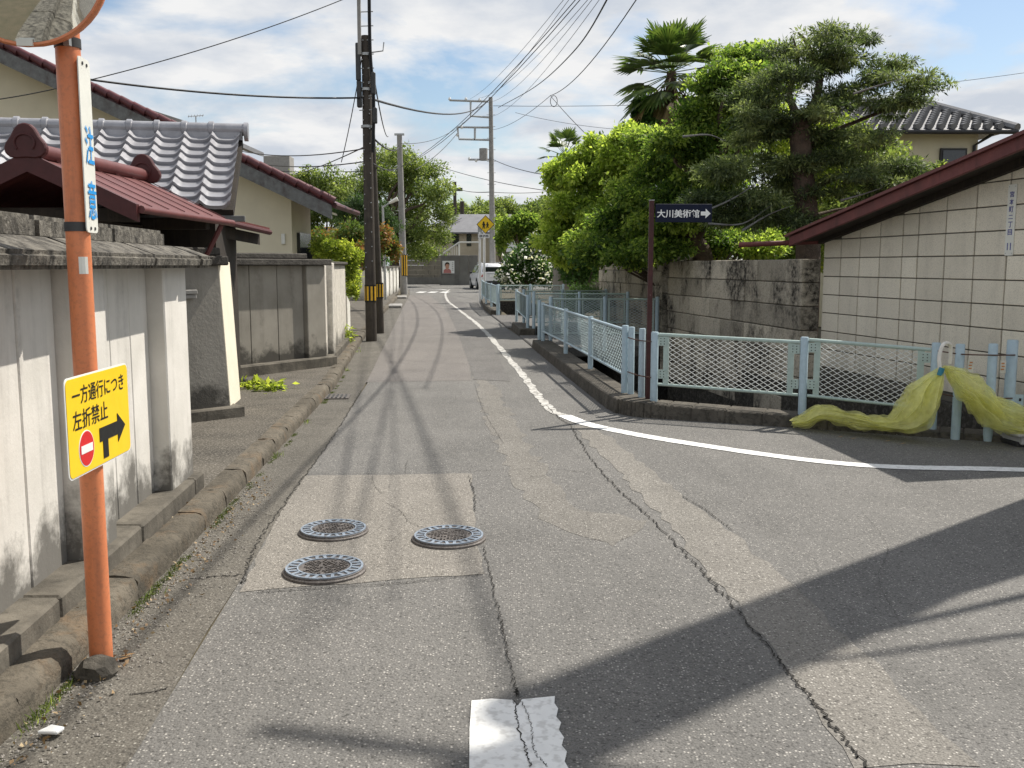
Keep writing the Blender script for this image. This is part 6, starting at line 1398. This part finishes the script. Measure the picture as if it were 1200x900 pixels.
yy = np.concatenate([rg.uniform(2.4,6.5,n), rg.uniform(8.2,8.8,120)]); xx = np.concatenate([[lerp_line(kl, y)+abs(rg.normal())*.13+.02 for y in yy[:n]], rg.uniform(2.6,4.2,120)])
mb = MB()
for x, y in zip(xx, yy):
    s = .002+.005*rg.random()**2; mb.add([(x-s,y-s*.8,.006),(x+s,y-s,.006),(x+s*.8,y+s,.006),(x-s,y+s*.9,.006),(x+s*.2,y,.006+s*1.1)], [(0,1,4),(1,2,4),(2,3,4),(3,0,4)])
tag(mb.build('gravel', 'gravel'), 'loose grit in the gutter', kind='stuff')
for i, (px, py) in enumerate(((985,512),(1000,514),(1040,517),(1058,520),(145,772),(60,860),(150,768))):
    c = G(px, py, .01); s = .03
    if i == 5: tag(MB().prism([(c.x-.035,c.y-.02,.018),(c.x+.03,c.y-.025,.018),(c.x+.04,c.y+.01,.018),(c.x-.01,c.y+.028,.018)], (0,0,.012)).build('white_shard', 'white', bevel=.003), 'broken white shard lying in the gutter', 'litter'); continue
    tag(MB().add([(c.x-s,c.y,.008),(c.x,c.y-s*.5,.014),(c.x+s,c.y,.02),(c.x,c.y+s*.5,.012)], [(0,1,2,3)]).build('fallen_leaf', 'litter'), 'single curled dry leaf lying on the asphalt', 'leaf', 'dry leaves on the asphalt')
dp_ = G(300,456,.1); pl = thing('weed_clump', 'small leafy weed clump growing on the driveway by the gate wall', 'weed', dp_)
foliage('leaves', [(dp_+Vector((.15,0,.03)), (.16,.2,.05)), (dp_+Vector((-.05,.1,.03)), (.14,.16,.05))], 380, .075, 'lf_lime', pl, seed=33, flat=1.2, outw=1.0, hollow=.1, gaps=0)
tag(MB().tube([G(284,447,.14), G(292,450,.13)], .045, 12).build('pipe_stub', 'darksteel'), 'short dark pipe stub beside the cream wall end', 'pipe')
pw = G(410,402,.1); wq_ = thing('weed_clump', 'tuft of weeds at the foot of the whitewashed wall', 'weed', pw)
foliage('leaves', [(pw+Vector((-.05,.1,.12)), (.1,.3,.14))], 260, .10, 'lf_lime', wq_, seed=34, flat=.1, outw=.3, aspect=.2, hollow=.1, gaps=0)
ps_ = thing('planter_shrub', 'leafy shrub spilling over the curved planter wall', 'shrub', (-3.4,18.4,.4))
foliage('leaves', [(Vector((-3.45,18.3,.85)), (.25,.35,.45)), (Vector((-3.5,18.5,1.2)), (.25,.3,.3))], 2600, .07, 'lf_far', ps_, seed=35, gaps=.3)
